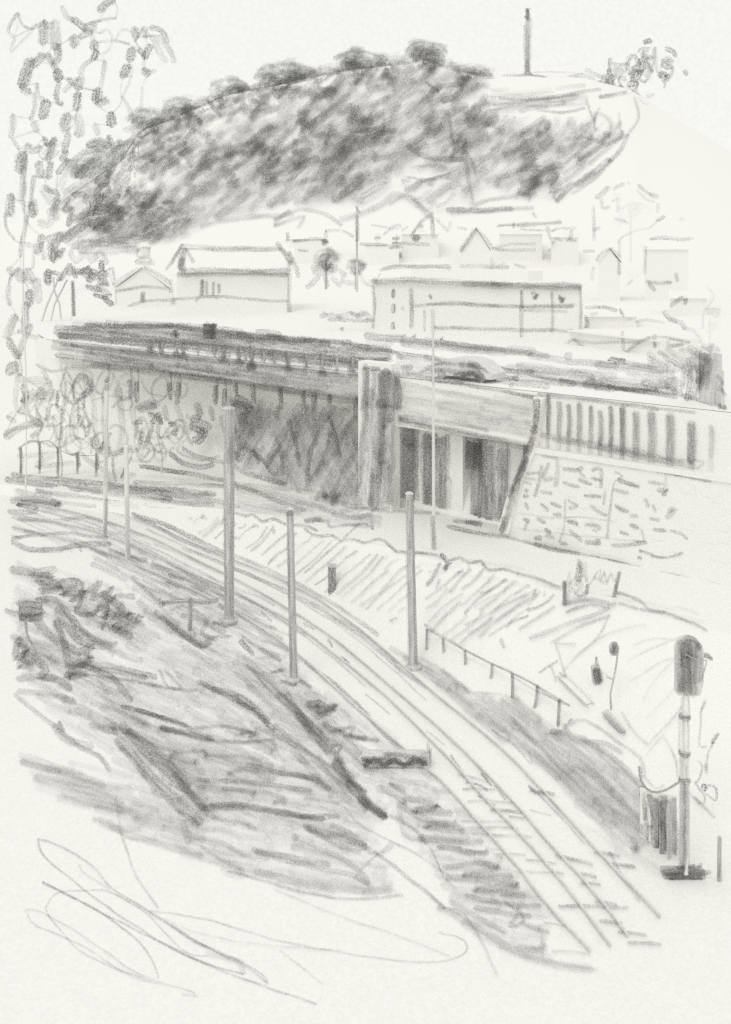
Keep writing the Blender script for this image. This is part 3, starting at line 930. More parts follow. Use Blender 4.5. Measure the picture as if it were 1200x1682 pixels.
# ================================================================== things on the bridge road
car = thing('parked_car', 'low grey car with dark windscreen on the bridge just right of the pier', 'car', B(742, 12.0, 1.0))
ang = math.atan2(U.y, U.x)
def cp(t, z, k): return Vector(car['_o']) + U * t + NB * k + Vector((0, 0, z))
prof = [(-2.3, .25), (2.25, .25), (2.3, .6), (1.95, .85), (1.35, 1.3), (.5, 1.45), (-.7, 1.42), (-1.3, 1.1), (-2.25, .9), (-2.35, .55)]
m = MB(); m.solidpts([cp(t, z, 1.7) for t, z in reversed(prof)], [cp(t, z, 0) for t, z in reversed(prof)], solid(.3, 60))
o0 = car['_o']; vc = jit(vplane(cp(-2, 0, 0), cp(2, 0, 0)), .02, .1)
m.many(vc, """
6 .6 668,612 690,612 702,604 715,598 740,597 760,598
8 .65 755,600 775,602 788,615 798,630
8 .4 690,614 720,608 750,610 775,612
8 .4 700,620 740,622 780,628
6 .5 766,600 790,605 800,612
""")
m.build('body', car)
m = MB(); pw = [(.55, .95), (1.75, .88), (1.3, 1.24), (.6, 1.34)]; m.solidpts([cp(t, z, .1) for t, z in reversed(pw)], [cp(t, z, -.02) for t, z in reversed(pw)], solid(.65, 60))
m.many(vc, "8 1.1 746,618 765,614 778,613 788,626\n8 .75 757,622 785,628\n6 .7 760,620 778,618 782,626")
m.build('window', car)
for t in (-1.5, 1.45):
    for k in (-.02, 1.52):
        m = MB(); m.tube(cp(t, .32, k), cp(t, .32, k + .2), .32, .32, solid(.7, 60), 12); m.build('wheel', car)
def rd(x, y): return T_rd(x, y)
c = rd(344, 557); t_ = thing('roadside_cabinet', 'small square black cabinet standing on the grey road', 'cabinet', c)
m = MB(); k = c.y / F; m.box(c + Vector((-10 * k, 0, 0)), (20 * k, 0, 0), (0, .7, 0), (0, 0, 23 * k), solid(.75, 85)); s_ = jit(at(c.y), .02, .1)
m.many(s_, "13 .85 340,533 340,556\n11 .9 350,534 350,555\n8 .6 334,545 356,545"); m.build('body', t_)
m = MB(); m.box(c + Vector((-11.5 * k, -.05, 23 * k)), (23 * k, 0, 0), (0, .8, 0), (0, 0, .08), solid(.7, 85)); m.build('lid', t_)
c = rd(288, 556); t_ = thing('bollard', 'stubby dark bollard left of the square black cabinet', 'bollard', c)
m = MB(); m.lathe(c, [(.3, 0), (.3, .1), (.2, .15), (.2, .75), (.26, .8), (.2, .92)], solid(.55, 85)); m.many(jit(at(c.y - .4), .02, .1), "8 .75 284,545 292,552\n6 .6 280,550 294,548\n5 .5 288,542 288,556"); m.build('post', t_)
# pillar with clipped bush at the right end
c = B(1140, 12.0, 2.2); d = c.y
t_ = thing('gate_pillar', 'dark broad gate pillar capped with ivy at the right end of the bridge', 'pillar', c)
m = MB(); m.box(c - U * .55, U * 1.15, NB * .3, Vector((0, 0, 2.7)), solid(.35, 60)); s_ = jit(vplane(c, c + U), .05, .2)
m.many(s_, "12 .7 1130,600 1134,630 1128,655\n10 .7 1150,600 1146,625 1142,650\n9 .5 1160,590 1156,615 1148,640\n8 .4 1122,600 1120,640\n6 .4 1166,600 1160,640"); m.build('shaft', t_)
m = MB(); s_ = jit(vplane(c, c + U), .1, .8)
m.hatch(s_, "1060,578 1130,572 1175,562 1170,600 1155,615 1120,610 1070,600", 30, 7, 11, .42, 40); m.hatch(s_, "1125,580 1165,580 1160,630 1125,630", 80, 8, 11, .4, 40); m.build('ivy', t_)
c = B(1178, 12.0, .8)
m = MB(); m.tube(c, c + Vector((0, 0, 2.0)), .09, .07, solid(.4, 45)); s_ = jit(vplane(c, c + U), .05, .2)
m.many(s_, "4 .45 1176,625 1174,650 1175,664\n8 .6 1178,618 1186,628 1180,640\n6 .55 1185,640 1192,650\n5 .6 1182,668 1192,672"); one(m, 'street_post', 'thin post with a dark tuft, right of the ivy-capped pillar', 'post')
# ================================================================== HILL
hs_ = jit(T_hl, .3, 1.2)
mhl.many(hs_, """
3 .3 865,122 900,118 945,120
4 .4 825,124 870,124 905,128
6 .4 820,162 900,160 985,146 
5 .35 810,172 870,165 950,156
5 .3 805,180 860,172 900,176
7 .45 985,160 1010,155 1044,148
5 .35 962,165 970,185 978,200
5 .35 985,178 975,200 978,214
6 .35 985,185 1002,200 1000,225
5 .3 1042,160 1048,195 1030,222
4 .3 1016,185 1020,215 1028,225
5 .4 1044,145 1050,160 1062,170
7 .4 1062,160 1072,155
7 .45 1030,222 1020,245 1000,265
10 .4 1000,262 975,285 945,305
8 .45 975,280 935,310 915,330
6 .35 915,330 910,318 940,300
6 .3 940,318 980,290 1005,262
7 .4 1020,225 980,245 950,262
8 .35 950,262 980,240 1000,220
6 .3 930,230 960,225 990,235
5 .3 880,180 920,185 960,178
6 .35 740,350 800,346 875,340
9 .45 735,345 800,345 840,342
5 .35 770,335 830,322 868,318 868,330
5 .3 770,345 800,330 850,325
5 .3 670,290 700,295 740,285 690,298 735,292
5 .3 675,275 720,270 735,280
6 .35 640,335 670,320 700,345 715,330
10 .3 560,360 620,340 650,318 690,340 710,360
8 .3 330,372 380,360 430,355 480,352
6 .3 475,345 450,370 500,355 470,395
7 .3 450,360 490,345 530,350 560,370
5 .35 820,370 860,368 920,364
5 .3 850,380 890,375
4 .4 875,350 880,356
""")
mhl.hatch(hs_, "800,150 960,142 960,180 800,185", -5, 13, 7, .16, 80)
mhl.hatch(hs_, "920,250 1000,200 1030,225 960,290 930,310", -38, 12, 7, .2, 80)
mhl.build('hill', None, True, props={'kind': 'structure'})
# wooded slope: a mass nobody could count
wd = MB(); hw_ = jit(T_hl, .5, 4.5)
WOOD = "150,250 215,215 240,196 300,175 330,165 377,150 470,128 540,116 590,102 640,96 700,84 740,104 772,118 800,128 815,200 840,215 900,200 925,250 915,300 860,320 790,300 770,330 700,275 620,300 560,330 480,330 400,350 330,365 250,400 180,400 110,350 100,300"
wd.hatch(hw_, WOOD, -38, 11, 12, .25, 60, 8, .9, 3, 20)
wd.hatch(hw_, WOOD, -50, 16, 11, .22, 42, 9, .9, 4, 24)
wd.hatch(hw_, WOOD, -15, 22, 10, .2, 45, 6, .8, 5)
for poly, a, p in (("215,230 300,200 330,230 300,260 230,290 200,270", -35, .3), ("330,240 420,210 470,240 400,290 340,330 300,300", -35, .3), ("380,260 540,230 620,250 560,290 420,310", -30, .25),
                ("480,190 560,160 640,160 600,200 520,220", -38, .25), ("680,190 800,170 800,240 720,250", -40, .28), ("800,240 900,200 920,240 860,270 800,262", -35, .3), ("845,270 900,255 915,290 860,315", -25, .4),
                ("150,250 200,230 200,300 150,300", -60, .25), ("150,320 240,310 230,370 160,380", -40, .38), ("230,350 290,340 280,390 240,395", -40, .36), ("560,190 720,180 700,250 600,260", -40, .2),
                ("110,360 200,340 190,400 110,420", -30, .2), ("180,390 330,360 300,395 200,415", -8, .2), ("640,170 700,120 730,150 680,200", -40, .25), ("500,290 580,270 570,330 500,320", -60, .25)):
    wd.hatch(hw_, poly, a, 10, 9, p * .85, 40, 5, .6)
for i in range(95):
    x, y = R_.choice(((300, 240), (430, 250), (560, 240), (650, 220), (740, 215), (860, 235), (880, 290), (200, 350), (250, 370), (370, 300), (520, 200), (600, 180), (150, 280)))
    wd.blob(hw_, x + R_.gauss(0, 36), y + R_.gauss(0, 22), R_.uniform(8, 20), R_.uniform(7, 14), R_.uniform(6, 9), R_.uniform(.3, .62), R_.uniform(-60, -20))
wd.hatch(hw_, "790,205 870,190 960,200 1000,215 980,250 930,262 915,250 880,215 830,225", -38, 12, 9, .28, 40, 6, .7)
wd.hatch(hw_, "900,200 1000,190 1030,215 980,260 930,300 920,270", -45, 15, 9, .22, 40, 6, .7)
wd.hatch(hw_, "800,140 960,150 940,175 820,190", -8, 13, 8, .2, 60, 4, .6)
wd.hatch(hw_, "560,290 760,300 720,345 690,335 650,300 600,330", -35, 11, 10, .26, 40, 6, .7)
for x_, y_, r_ in ((240, 200, 26), (300, 178, 24), (377, 150, 30), (470, 130, 44), (590, 108, 34), (700, 92, 30), (772, 122, 30), (640, 110, 24), (530, 135, 24), (420, 150, 22)):
    for q_ in range(5): wd.blob(hw_, x_ + R_.uniform(-.6, .6) * r_, y_ + 12 + R_.uniform(-4, 12), r_ * .4, 8, 8, R_.uniform(.25, .5), R_.uniform(-40, -10))
wd.many(hw_, """
9 .7 298,182 320,190 330,202
8 .6 340,165 355,180 362,190
9 .5 205,215 230,205 260,195
7 .6 760,240 775,265 780,285
7 .6 738,190 740,215 745,235
9 .5 670,240 700,258 760,262
7 .5 762,250 770,300 775,330
10 .45 560,290 575,320 595,330
11 .45 560,320 600,300 620,280
6 .6 305,260 315,275
8 .6 505,205 540,180 560,165
6 .5 700,135 720,150
""")
rj = jit(at(288), -2, 3)
for x_ in range(205, 800, 11):
    y_ = ip(ridge_y, x_)
    for q_ in range(2): wd.blob(rj, x_ + R_.uniform(-6, 6), y_ + R_.uniform(-3, 9), R_.uniform(8, 15), R_.uniform(6, 10), 9, R_.uniform(.22, .42), R_.uniform(-55, -15))
wd.build('hillside_woods', props={'kind': 'stuff', 'label': 'dense mottled grey woods covering the hillside', 'category': 'woods'})
# ================================================================== individual trees
def tree(name, label, cx, cy, rx, ry, d, base_y, p=.45, n=None, group=None, trunk_w=5, dome=False, tw=.35, ang=-20, ww=10):
    """crown of curved pencil clumps spread through an ellipsoid, trunk below"""
    k = d / F; c = P(cx, cy, d); foot = P(cx, base_y, d); t = thing(name, label, 'tree', foot, group)
    m = MB(); m.tube(foot, c, trunk_w * k * .55, trunk_w * k * .35, solid(.4, d)); 
    for s2 in (-1, 1): m.tube(foot.lerp(c, .55), c + Vector((s2 * rx * k * .55, 0, ry * k * .1)), trunk_w * k * .3, trunk_w * k * .15, solid(.4, d))
    m.st(jit(at(d - trunk_w * k), .05, .2), trunk_w, tw, [(cx, cy), (cx + 1, (cy + base_y) / 2), (cx, base_y)]); m.build('trunk', t)
    m = MB(); n = n or int(rx * ry / 22) + 6
    for i in range(n):
        a = R_.uniform(0, 2 * math.pi); r = math.sqrt(R_.uniform(.0, .85)); u, v_ = r * math.cos(a), r * math.sin(a)
        if dome and v_ > .2: v_ *= .5
        dz = R_.uniform(-1, 1) * math.sqrt(max(0, 1 - r * r)) * rx * k * .8
        yaw = R_.uniform(-.6, .6)
        x, y = cx + u * rx, cy + v_ * ry
        pl = vplane(P(x, y, d + dz).xy, (P(x, y, d + dz) + Vector((math.cos(yaw), math.sin(yaw), 0))).xy)
        m.blob(pl, x, y, min(rx * .38, 14), min(ry * .34, 9), ww * R_.uniform(.8, 1.2), p * R_.uniform(.4, 1.0), ang + R_.uniform(-30, 30))
    # rounded top edge
    pts = [(cx + rx * math.cos(q) * 1.0, cy - ry * math.sin(q)) for q in (math.pi, 2.6, 2.1, 1.6, 1.1, .55, 0.05)]
    m.st(jit(at(d), 0, .5), 5, p * .9, pts)
    m.build('crown', t); return t
G1 = 'trees along the hill skyline'
for (lab, cx, cy, rx, ry, by, p) in (
    ('round grey skyline tree leftmost on the ridge, beside the leafy tall tree', 240, 200, 30, 18, 235, .5),
    ('small ragged skyline tree above a gap in the woods, second from the left', 298, 180, 30, 18, 215, .5),
    ('flat-topped pine with a pale centre on the left of the ridge', 377, 148, 33, 17, 195, .45),
    ('widest flat-topped pine, standing over a row of dark short trunks', 470, 128, 52, 22, 195, .55),
    ('dome-shaped pine with level dark top in the middle of the ridge', 590, 106, 38, 22, 165, .55),
    ('highest tree of the ridge, dark dome with a drooping right side', 700, 88, 34, 19, 160, .6),
    ('broad low domed tree left of the hilltop column', 772, 125, 34, 18, 165, .42)):
    tree('umbrella_pine', lab, cx, cy, rx, ry, 292, by, p * .8, group=G1, dome=True, n=int(rx * ry / 22))
for oi_, ln in enumerate("7 .6 383,165 384,182|7 .65 398,160 400,178|7 .6 412,158 412,176|8 .7 422,155 418,170|6 .6 434,168 445,180|8 .75 462,158 462,178|7 .6 478,155 476,172|7 .55 492,160 488,175|9 .7 465,188 475,200|8 .6 500,182 505,196|8 .65 508,176 498,190".split('|')):
    m = MB(); a_, b_, c_ = ln.split(None, 2); q = parse(c_); m.tube(P(*q[1], 287) - Vector((0, 0, 1)), P(*q[0], 287), .55, .4, solid(.5, 300)); m.st(jit(at(286), 0, .6), float(a_), float(b_), q)
    one(m, 'tree_trunk', '%s from the left of the short dark trunks under the skyline pines' % 'first second third fourth fifth sixth seventh eighth ninth tenth last'.split()[oi_], 'tree trunk', 'dark trunks below the skyline pines')
# cypress and scribbled trees on the right of the ridge
c = P(997, 155, 296); t_ = thing('cypress', 'pointed black cypress right of the hilltop hedge', 'tree', c, G1)
m = MB(); m.tube(c, c + Vector((0, 0, 5)), .8, .5, solid(.5, 300)); m.build('trunk', t_)
m = MB(); s_ = jit(at(296), -2, 2)
m.many(s_, "6 .8 1001,97 1000,120 994,140\n9 .85 1000,115 1003,135 998,150\n10 .8 992,125 988,145 982,152\n9 .8 985,135 978,148 974,155\n9 .75 1004,125 1005,145\n8 .6 998,145 992,158"); m.build('crown', t_)
def scrib(name, label, foot, d, txt, cat='tree', group=None, jl=2.0, trunk=None, thin=1.0, tone=.3, ws=1.05, ps=1.4, twigs=False):
    c = P(foot[0], foot[1], d); t = thing(name, label, cat, c, group)
    k = d / F
    m = MB(); top = trunk or (foot[0], foot[1] - 25); m.path([c, c.lerp(P(top[0], top[1], d), .35) + Vector((2.2 * k, 0, 0)), c.lerp(P(top[0], top[1], d), .7) - Vector((3 * k, 0, 0)), P(top[0], top[1], d)], 1.7 * k * thin, solid(tone, d)); m.build('trunk' if cat == 'tree' else 'stem', t)
    m = MB(); m.many(jit(at(d), -jl, jl), txt, ws, ps)
    if twigs:
        ls = [parse(q.split('#')[0].split(None, 2)[2]) for q in txt.strip().splitlines() if q.split('#')[0].strip()]
        for i, a in enumerate(ls):
            for b in sorted(ls[:i], key=lambda q: abs(q[-1][0] - a[0][0]) + abs(q[-1][1] - a[0][1]))[:1 + i % 2]:
                p0, p1 = b[-1], a[0]
                if 6 < math.hypot(p0[0] - p1[0], p0[1] - p1[1]) < 60: m.st(jit(at(d), -jl * .3, jl * .3), 3.5, .3, [p0, ((p0[0] + p1[0]) / 2 + R_.uniform(-6, 6), (p0[1] + p1[1]) / 2), p1])
    m.build('crown' if cat == 'tree' else 'foliage', t); return t
scrib('broadleaf_tree', 'small scribbled tree just right of the black cypress', (1018, 150), 296, "6 .5 1006,104 1018,108 1030,105\n9 .45 1012,115 1025,118 1012,125 1026,130\n7 .5 1010,148 1018,143 1024,150\n6 .5 1012,158 1020,155\n6 .35 1008,110 1010,130", group=G1)
scrib('broadleaf_tree', 'taller scribbled tree with dark core near the right end of the ridge', (1045, 145), 296, "8 .7 1058,70 1068,68\n9 .5 1050,85 1065,80 1055,92 1070,95\n8 .45 1030,115 1032,98 1042,92 1048,105\n12 .75 1040,125 1050,108 1036,122 1052,118 1038,132\n10 .65 1050,100 1056,112 1046,120\n10 .7 1032,140 1046,138\n10 .4 1058,92 1066,110 1060,125\n5 .4 1074,78 1072,110 1068,125 1058,136 1050,130\n5 .4 1076,78 1078,115 1084,128\n7 .5 1060,100 1070,118", group=G1)
scrib('broadleaf_tree', 'sparse tree with loose dark leaf clumps, last on the right of the ridge', (1090, 145), 296, "8 .6 1094,80 1105,86 1108,92\n9 .5 1090,100 1104,98 1088,108 1102,110\n11 .65 1084,122 1096,125 1090,132\n5 .35 1088,98 1086,112\n6 .4 1104,110 1102,125 1092,132\n8 .55 1123,118 1127,122", group=G1, trunk=(1091, 128))
m = MB(); s_ = jit(T_hl, 0, 2.5)
s_ = jit(at(298), -2, 2)
m.many(s_, "12 .55 826,145 850,148 880,140\n10 .5 862,142 900,145 940,140\n13 .65 895,142 930,135 968,138\n12 .6 920,148 950,142 965,145\n10 .5 935,130 955,125 975,132\n7 .4 962,115 975,122 990,128\n9 .5 855,152 870,155\n7 .35 826,135 860,130")
one(m, 'hedge', 'long dark clipped hedge along the hilltop right of the column', 'hedge')
# column on the hill
c = P(866, 124, 299); t_ = thing('hilltop_column', 'tall slender column with a dark figure on top, alone on the hill', 'column', c); k = 299 / F
m = MB(); m.lathe(c - Vector((0, 0, 1)), [(5.2 * k, 0), (5.2 * k, 2), (3.6 * k, 2.5), (3.2 * k, 14), (3.3 * k, 18), (4 * k, 18.3), (4 * k, 18.9)], solid(.25, 300)); s_ = jit(at(298), 0, .5)
m.many(s_, "5 .65 862,42 862,80 862,118\n5 .55 871,36 870,80 868,118\n4 .4 866,40 866,118\n6 .6 858,122 866,124 872,122"); m.build('shaft', t_)
m = MB(); m.lathe(P(866, 34, 299), [(1.8 * k, 0), (3.2 * k, 1.2), (2.2 * k, 2.4), (2.8 * k, 3.0), (1 * k, 4)], solid(.6, 300)); m.many(s_, "7 .75 864,16 868,22 864,28 868,33\n4 .6 870,14 866,20\n4 .5 872,34 870,24"); m.build('figure', t_)
# ================================================================== HOUSES
def house(name, label, x0, x1, yb, ye, yr, d, dep, strokes, roof_strokes, group=None, hip=0, windows=(), gable_front=False, chim=None, over=3):
    k = d / F; c = P((x0 + x1) / 2, yb, d); t = thing(name, label, 'house', c, group)
    a, b = P(x0, yb, d), P(x1, yb, d); xs_ = max(0, a.x) if b.x > 0 else b.x; he = (yb - ye) * k; Z = Vector((0, 0, 1)); Y = Vector((xs_ / d * dep * 1.02, dep, 0)); dn = Z * (9.0 if x1 > 480 else 3.0)
    m = MB(); m.box(a - dn, b - a, Y, dn + Z * he, PAP)
    ax, bx = P(x0 - over, ye, d), P(x1 + over, ye, d)
    if gable_front:
        top = P((x0 + x1) / 2, yr, d); m.solidpts([a + Z * he + Y, b + Z * he + Y, top + Y], [a + Z * he, b + Z * he, top], PAP)
    m.many(jit(at(d), .03, .15), strokes); m.build('wall', t)
    m = MB()
    if gable_front:
        for e0 in (ax, bx):
            th = Z * .18; top = P((x0 + x1) / 2, yr, d); f0 = Vector((0, -.3, 0)); bk = Y + Vector((0, .3, 0))
            m.solidpts([e0 + f0, top + f0, top + bk, e0 + bk], [e0 + f0 + th, top + f0 + th, top + bk + th, e0 + bk + th], PAP)
        m.many(jit(at(d - .35), .03, .15), roof_strokes)
    else:
        dr = d + dep / 2; r0, r1 = P(x0 - over + hip, yr, dr), P(x1 + over - hip, yr, dr); back = Y; fr = Vector((0, -.35, 0))
        A0, A1, B0, B1 = ax + fr, bx + fr, ax + back, bx + back
        m.poly([A0, A1, r1, r0]); m.poly([B1, B0, r0, r1]); m.poly([A0, r0, B0]); m.poly([A1, B1, r1]); m.poly([A0, B0, B1, A1])
        nrm = (A1 - A0).cross(r0 - A0).normalized()
        def rsurf(x, y):
            dr_ = P(x, y, 1) - CAMP; den = dr_.dot(nrm); s = (A0 - CAMP).dot(nrm) / den if abs(den) > 1e-6 else d
            s = s if d - 6 < s < d + dep + 6 else d + dep / 2
            return P(x, y, s)
        m.many(jit(rsurf, .05, .2), roof_strokes)
    rf = m.build('roof', t)
    for (wx, wy, ww, wh, p) in windows:
        m = MB(); q = P(wx - ww / 2, wy + wh / 2, d) - Vector((0, .05, 0)); m.box(q, (ww * k, 0, 0), (0, .1, 0), (0, 0, wh * k), solid(p * .7, d))
        m.st(jit(at(d - .06), .02, .08), ww + 1.5, p, [(wx, wy - wh / 2), (wx, wy + wh / 2)]); m.build('window', t)
    if chim:
        m = MB(); q = P(chim[0], chim[1], d + dep * .45); m.box(q, (chim[2] * k, 0, 0), (0, .8, 0), (0, 0, chim[3] * k), PAP)
        m.many(jit(at(d + dep * .45), .03, .1), chim[4]); m.build('chimney', rf)
    return t
HG = 'pale houses behind the bridge'
house('gabled_house', 'small low house with shallow gable, first from the left behind the bridge', 188, 280, 505, 476, 440, 134, 9,
      "5 .4 190,478 235,472 282,474\n6 .5 281,460 280,480\n5 .45 284,476 284,498\n5 .4 210,504 240,495 290,492\n3.5 .3 186,444 188,470\n4 .3 190,480 190,500\n4 .3 125,507 180,508", "8 .4 187,468 205,455 232,442\n7 .5 238,440 258,450 280,465\n4 .3 186,466 180,445 188,440", HG, gable_front=True,
      windows=((234, 488, 6, 14, .6),))
house('long_roofed_house', 'largest pale house with long straight ridge and four narrow window marks', 290, 475, 526, 448, 407, 122, 9,
      "7 .5 474,430 475,480 475,528\n5 .35 285,492 330,488 380,488 430,494 474,494\n5 .35 322,495 330,488 360,488\n9 .3 292,452 360,446 470,450",
      "6 .55 273,443 288,420 300,402\n9 .65 296,440 300,425\n10 .55 302,410 298,430 303,444\n6 .4 302,405 312,420 318,430\n9 .45 300,405 350,408 410,409 460,408\n8 .5 455,400 468,418 478,432\n7 .5 474,415 486,440 490,455\n11 .4 296,447 340,445 400,447 472,446\n9 .35 300,452 400,450 470,452",
      HG, windows=((331, 473, 5, 24, .5), (339, 473, 3.5, 20, .35), (350, 474, 3.5, 20, .4), (359, 474, 3.5, 14, .4)), over=8)
# long low building, skewed facade
lb = thing('long_low_building', 'long flat-roofed pale building with two balcony lines, behind the car on the bridge', 'building', P(780, 555, 92))
LA, LB = P(612, 545, 100), P(955, 566, 84); LA = Vector((LA.x, LA.y, 10.5)); LBv = Vector((LB.x, LB.y, 10.5)); du = LBv - LA; nn = Vector((-du.y, du.x, 0)).normalized(); nn = nn if nn.y > 0 else -nn
m = MB(); nb_ = Vector((LBv.x, LBv.y, 0)).normalized() * 9; m.box(LA, du, nb_, (0, 0, 6.6)); VL = vplane(LA, LBv); v = jit(VL, .03, .12)
m.many(v, """
6 .45 612,470 614,500 612,540
7 .5 675,475 675,500 676,538
6 .4 952,470 954,510 952,560
6 .45 856,478 856,520 856,556
5 .4 906,480 907,510 906,545
4 .3 696,510 697,545
6 .3 710,510 711,548
6 .35 682,503 740,498 800,503 850,503 940,503
5 .3 700,500 780,500 870,505 945,500
6 .4 710,538 780,540 850,542 940,543
5 .25 860,510 930,512
5 .5 660,505 662,508
5 .55 705,485 708,490
""")
m.build('wall', lb)
for wx, wy in ((646, 482), (646, 507), (645, 537)):
    m = MB(); q = VL(wx - 3, wy + 6); m.box(q, du.normalized() * .38, nn * .1 - nn * .16, (0, 0, .8), solid(.4, 85)); m.st(v, 6, .7, [(wx, wy - 6), (wx, wy + 6)]); m.build('window', lb)
for wx, wy in ((878, 486), (922, 492)):
    m = MB(); q = VL(wx - 4, wy + 5); m.box(q, du.normalized() * .45, nn * .1 - nn * .16, (0, 0, .5), solid(.4, 85)); m.many(v, "7 .75 %d,%d %d,%d\n6 .6 %d,%d %d,%d" % (wx - 4, wy - 5, wx + 1, wy + 2, wx - 1, wy + 4, wx + 4, wy - 2)); m.build('window', lb)
m = MB(); m.box(LA + Vector((0, 0, 6.6)) - nn * .4 - du.normalized() * .3, du + du.normalized() * .6, nb_ * 1.08, (0, 0, .3)); v = jit(vplane(LA - nn * .4, LBv - nn * .4), .03, .12)
m.many(v, """
10 .5 612,463 680,460 760,465 840,468
10 .5 760,466 840,470 900,468 952,470
8 .45 860,472 952,474
6 .35 615,457 620,468
"""); m.build('roof', lb)
m = MB(); q0 = VL(640, 440); 
a = LA + nn * 5 + Vector((0, 0, 6.9)); m.box(a + du * .06, du * .6, nn * 3, (0, 0, 1.0)); v2 = jit(vplane(a, a + du), .03, .12)
m.many(v2, "6 .5 625,444 660,437 740,440\n7 .4 630,441 700,438 738,438\n7 .45 757,437 790,438 834,439\n4 .3 618,462 624,450\n4 .3 815,440 830,432\n5 .35 845,434 862,440"); m.build('roof_light', lb)
# little houses up the slope: fragments
def cot(label, x0, x1, yb, ye, yr, d, s1, s2, gf=False, win=()):
    return house('cottage', label, x0, x1, yb, ye, yr, d, 8, s1, s2, 'cottages stepped up the foot of the hill', gable_front=gf, windows=win, over=1)
cot('flat-topped cottage above the round bush, with a dark oblong window', 475, 535, 412, 393, 376, 170, "5 .5 472,383 472,395\n5 .55 482,396 510,393 532,394\n6 .5 535,380 535,396\n5 .35 490,410 505,412", "5 .45 535,380 560,380 580,388", win=((564 - 30, 398, 10, 5, .6),))
cot('plain cottage with short broken eaves, beside the telegraph pole', 600, 655, 420, 402, 388, 168, "5 .5 592,402 620,402 635,402\n6 .55 645,401 680,400 704,402\n5 .4 640,407 660,406", "5 .4 630,385 645,372 670,370\n4 .35 640,378 672,372", win=((620, 391, 10, 4, .35), (650, 392, 12, 4, .5)))
cot('cottage with a tiny row of window dashes below the woods', 660, 720, 405, 385, 362, 172, "4 .35 660,378 670,372\n4 .3 610,370 640,375", "6 .5 675,388 690,365 705,355\n7 .45 708,350 710,370 712,390\n6 .35 718,360 735,380 740,365", win=((683, 391, 12, 5, .5), (690, 372, 8, 4, .4)))
cot('steep-gabled cottage with one dark roof slope', 757, 805, 425, 412, 374, 165, "6 .5 808,408 840,412 878,410\n5 .4 812,406 840,402 878,400", "9 .6 757,412 768,395 780,377\n6 .5 782,376 795,390 808,406\n5 .4 752,374 765,376", gf=True)
cot('pale cottage with long double roof line right of the steep gable', 820, 890, 405, 385, 372, 172, "4 .35 815,372 850,370 880,372\n5 .5 843,366 843,374", "5 .35 850,372 890,368 922,367\n3.5 .3 855,376 900,380\n8 .5 898,375 905,392 912,405\n5 .35 912,405 900,412")
cot('cottage marked by a dark hooked corner, rightmost of the upper row', 905, 950, 410, 390, 376, 168, "5 .5 925,375 945,375\n7 .55 938,378 936,392\n5 .4 930,395 945,396\n4 .35 912,392 922,395", "4 .3 905,380 915,376 925,374")
# right-hand fragments
def house2(label, *a, **k): return house('gabled_house', label, *a, group=HG, **k)
house2('pale gable-fronted house under the pale round tree at right', 982, 1018, 460, 432, 408, 135, 8, "6 .4 974,440 972,450 973,460\n6 .35 1018,400 1017,430 1016,450\n5 .35 957,414 968,413 976,413\n5 .4 1030,468 1038,460", "6 .4 980,428 990,414 1003,408\n5 .4 1004,408 1012,416 1018,422", gable_front=True)
house2('tall blank house at right with one level roof line and a wall edge', 1058, 1130, 465, 410, 392, 138, 8, "6 .35 1060,405 1058,430 1058,450\n6 .5 1062,463 1080,465 1102,464\n7 .5 1065,466 1075,476\n6 .45 1110,450 1112,462", "6 .4 1068,392 1090,390 1115,394 1138,391")
house2('low house with sloping roof line between the long building and the right edge', 960, 1045, 545, 520, 502, 96, 8, "7 .5 960,520 965,530 962,540\n5 .4 970,515 980,515\n5 .4 1045,530 1060,525 1090,530", "6 .45 962,505 990,505 1012,510\n5 .4 1018,508 1024,520\n5 .45 1030,524 1036,525")
house2('small roof with crooked chimney strokes near the right edge', 1100, 1160, 505, 490, 478, 110, 8, "7 .4 1102,503 1115,492 1125,490\n6 .45 1127,490 1125,500", "6 .4 1108,495 1120,488")
# sheds with zig-zag roof along the road's far side
shed = thing('low_shed', 'low shed with thin zigzag roof line beside the far road edge', 'shed', T_hill(1010, 583))
d0 = 82.0
m = MB(); a = P(935, 583, d0); b = P(1085, 590, 72); a.z = b.z = 11.9; dd = b - a; nn2 = Vector((-dd.y, dd.x, 0)).normalized(); nn2 = nn2 if nn2.y > 0 else -nn2
m.box(a, dd, nn2 * 4, (0, 0, 1.3)); v = jit(vplane(a, b), .03, .1)
m.many(v, "6 .55 1075,550 1074,570\n5 .4 1022,545 1023,582\n6 .55 1097,560 1097,568 1120,566\n5 .4 1120,562 1100,556"); m.build('wall', shed)
m = MB(); m.box(a + Vector((0, 0, 1.3)) - nn2 * .3, dd, nn2 * 4.6, (0, 0, .12)); v = jit(vplane(a - nn2 * .3, b - nn2 * .3), .03, .1)
m.many(v, "6 .6 920,570 932,563 942,558 950,566 957,570\n5 .55 942,560 980,563 1050,562\n6 .65 1022,583 1045,565 1066,555\n5 .55 1066,555 1100,555 1132,562\n5 .5 1132,562 1115,566 1100,568"); m.build('roof', shed)
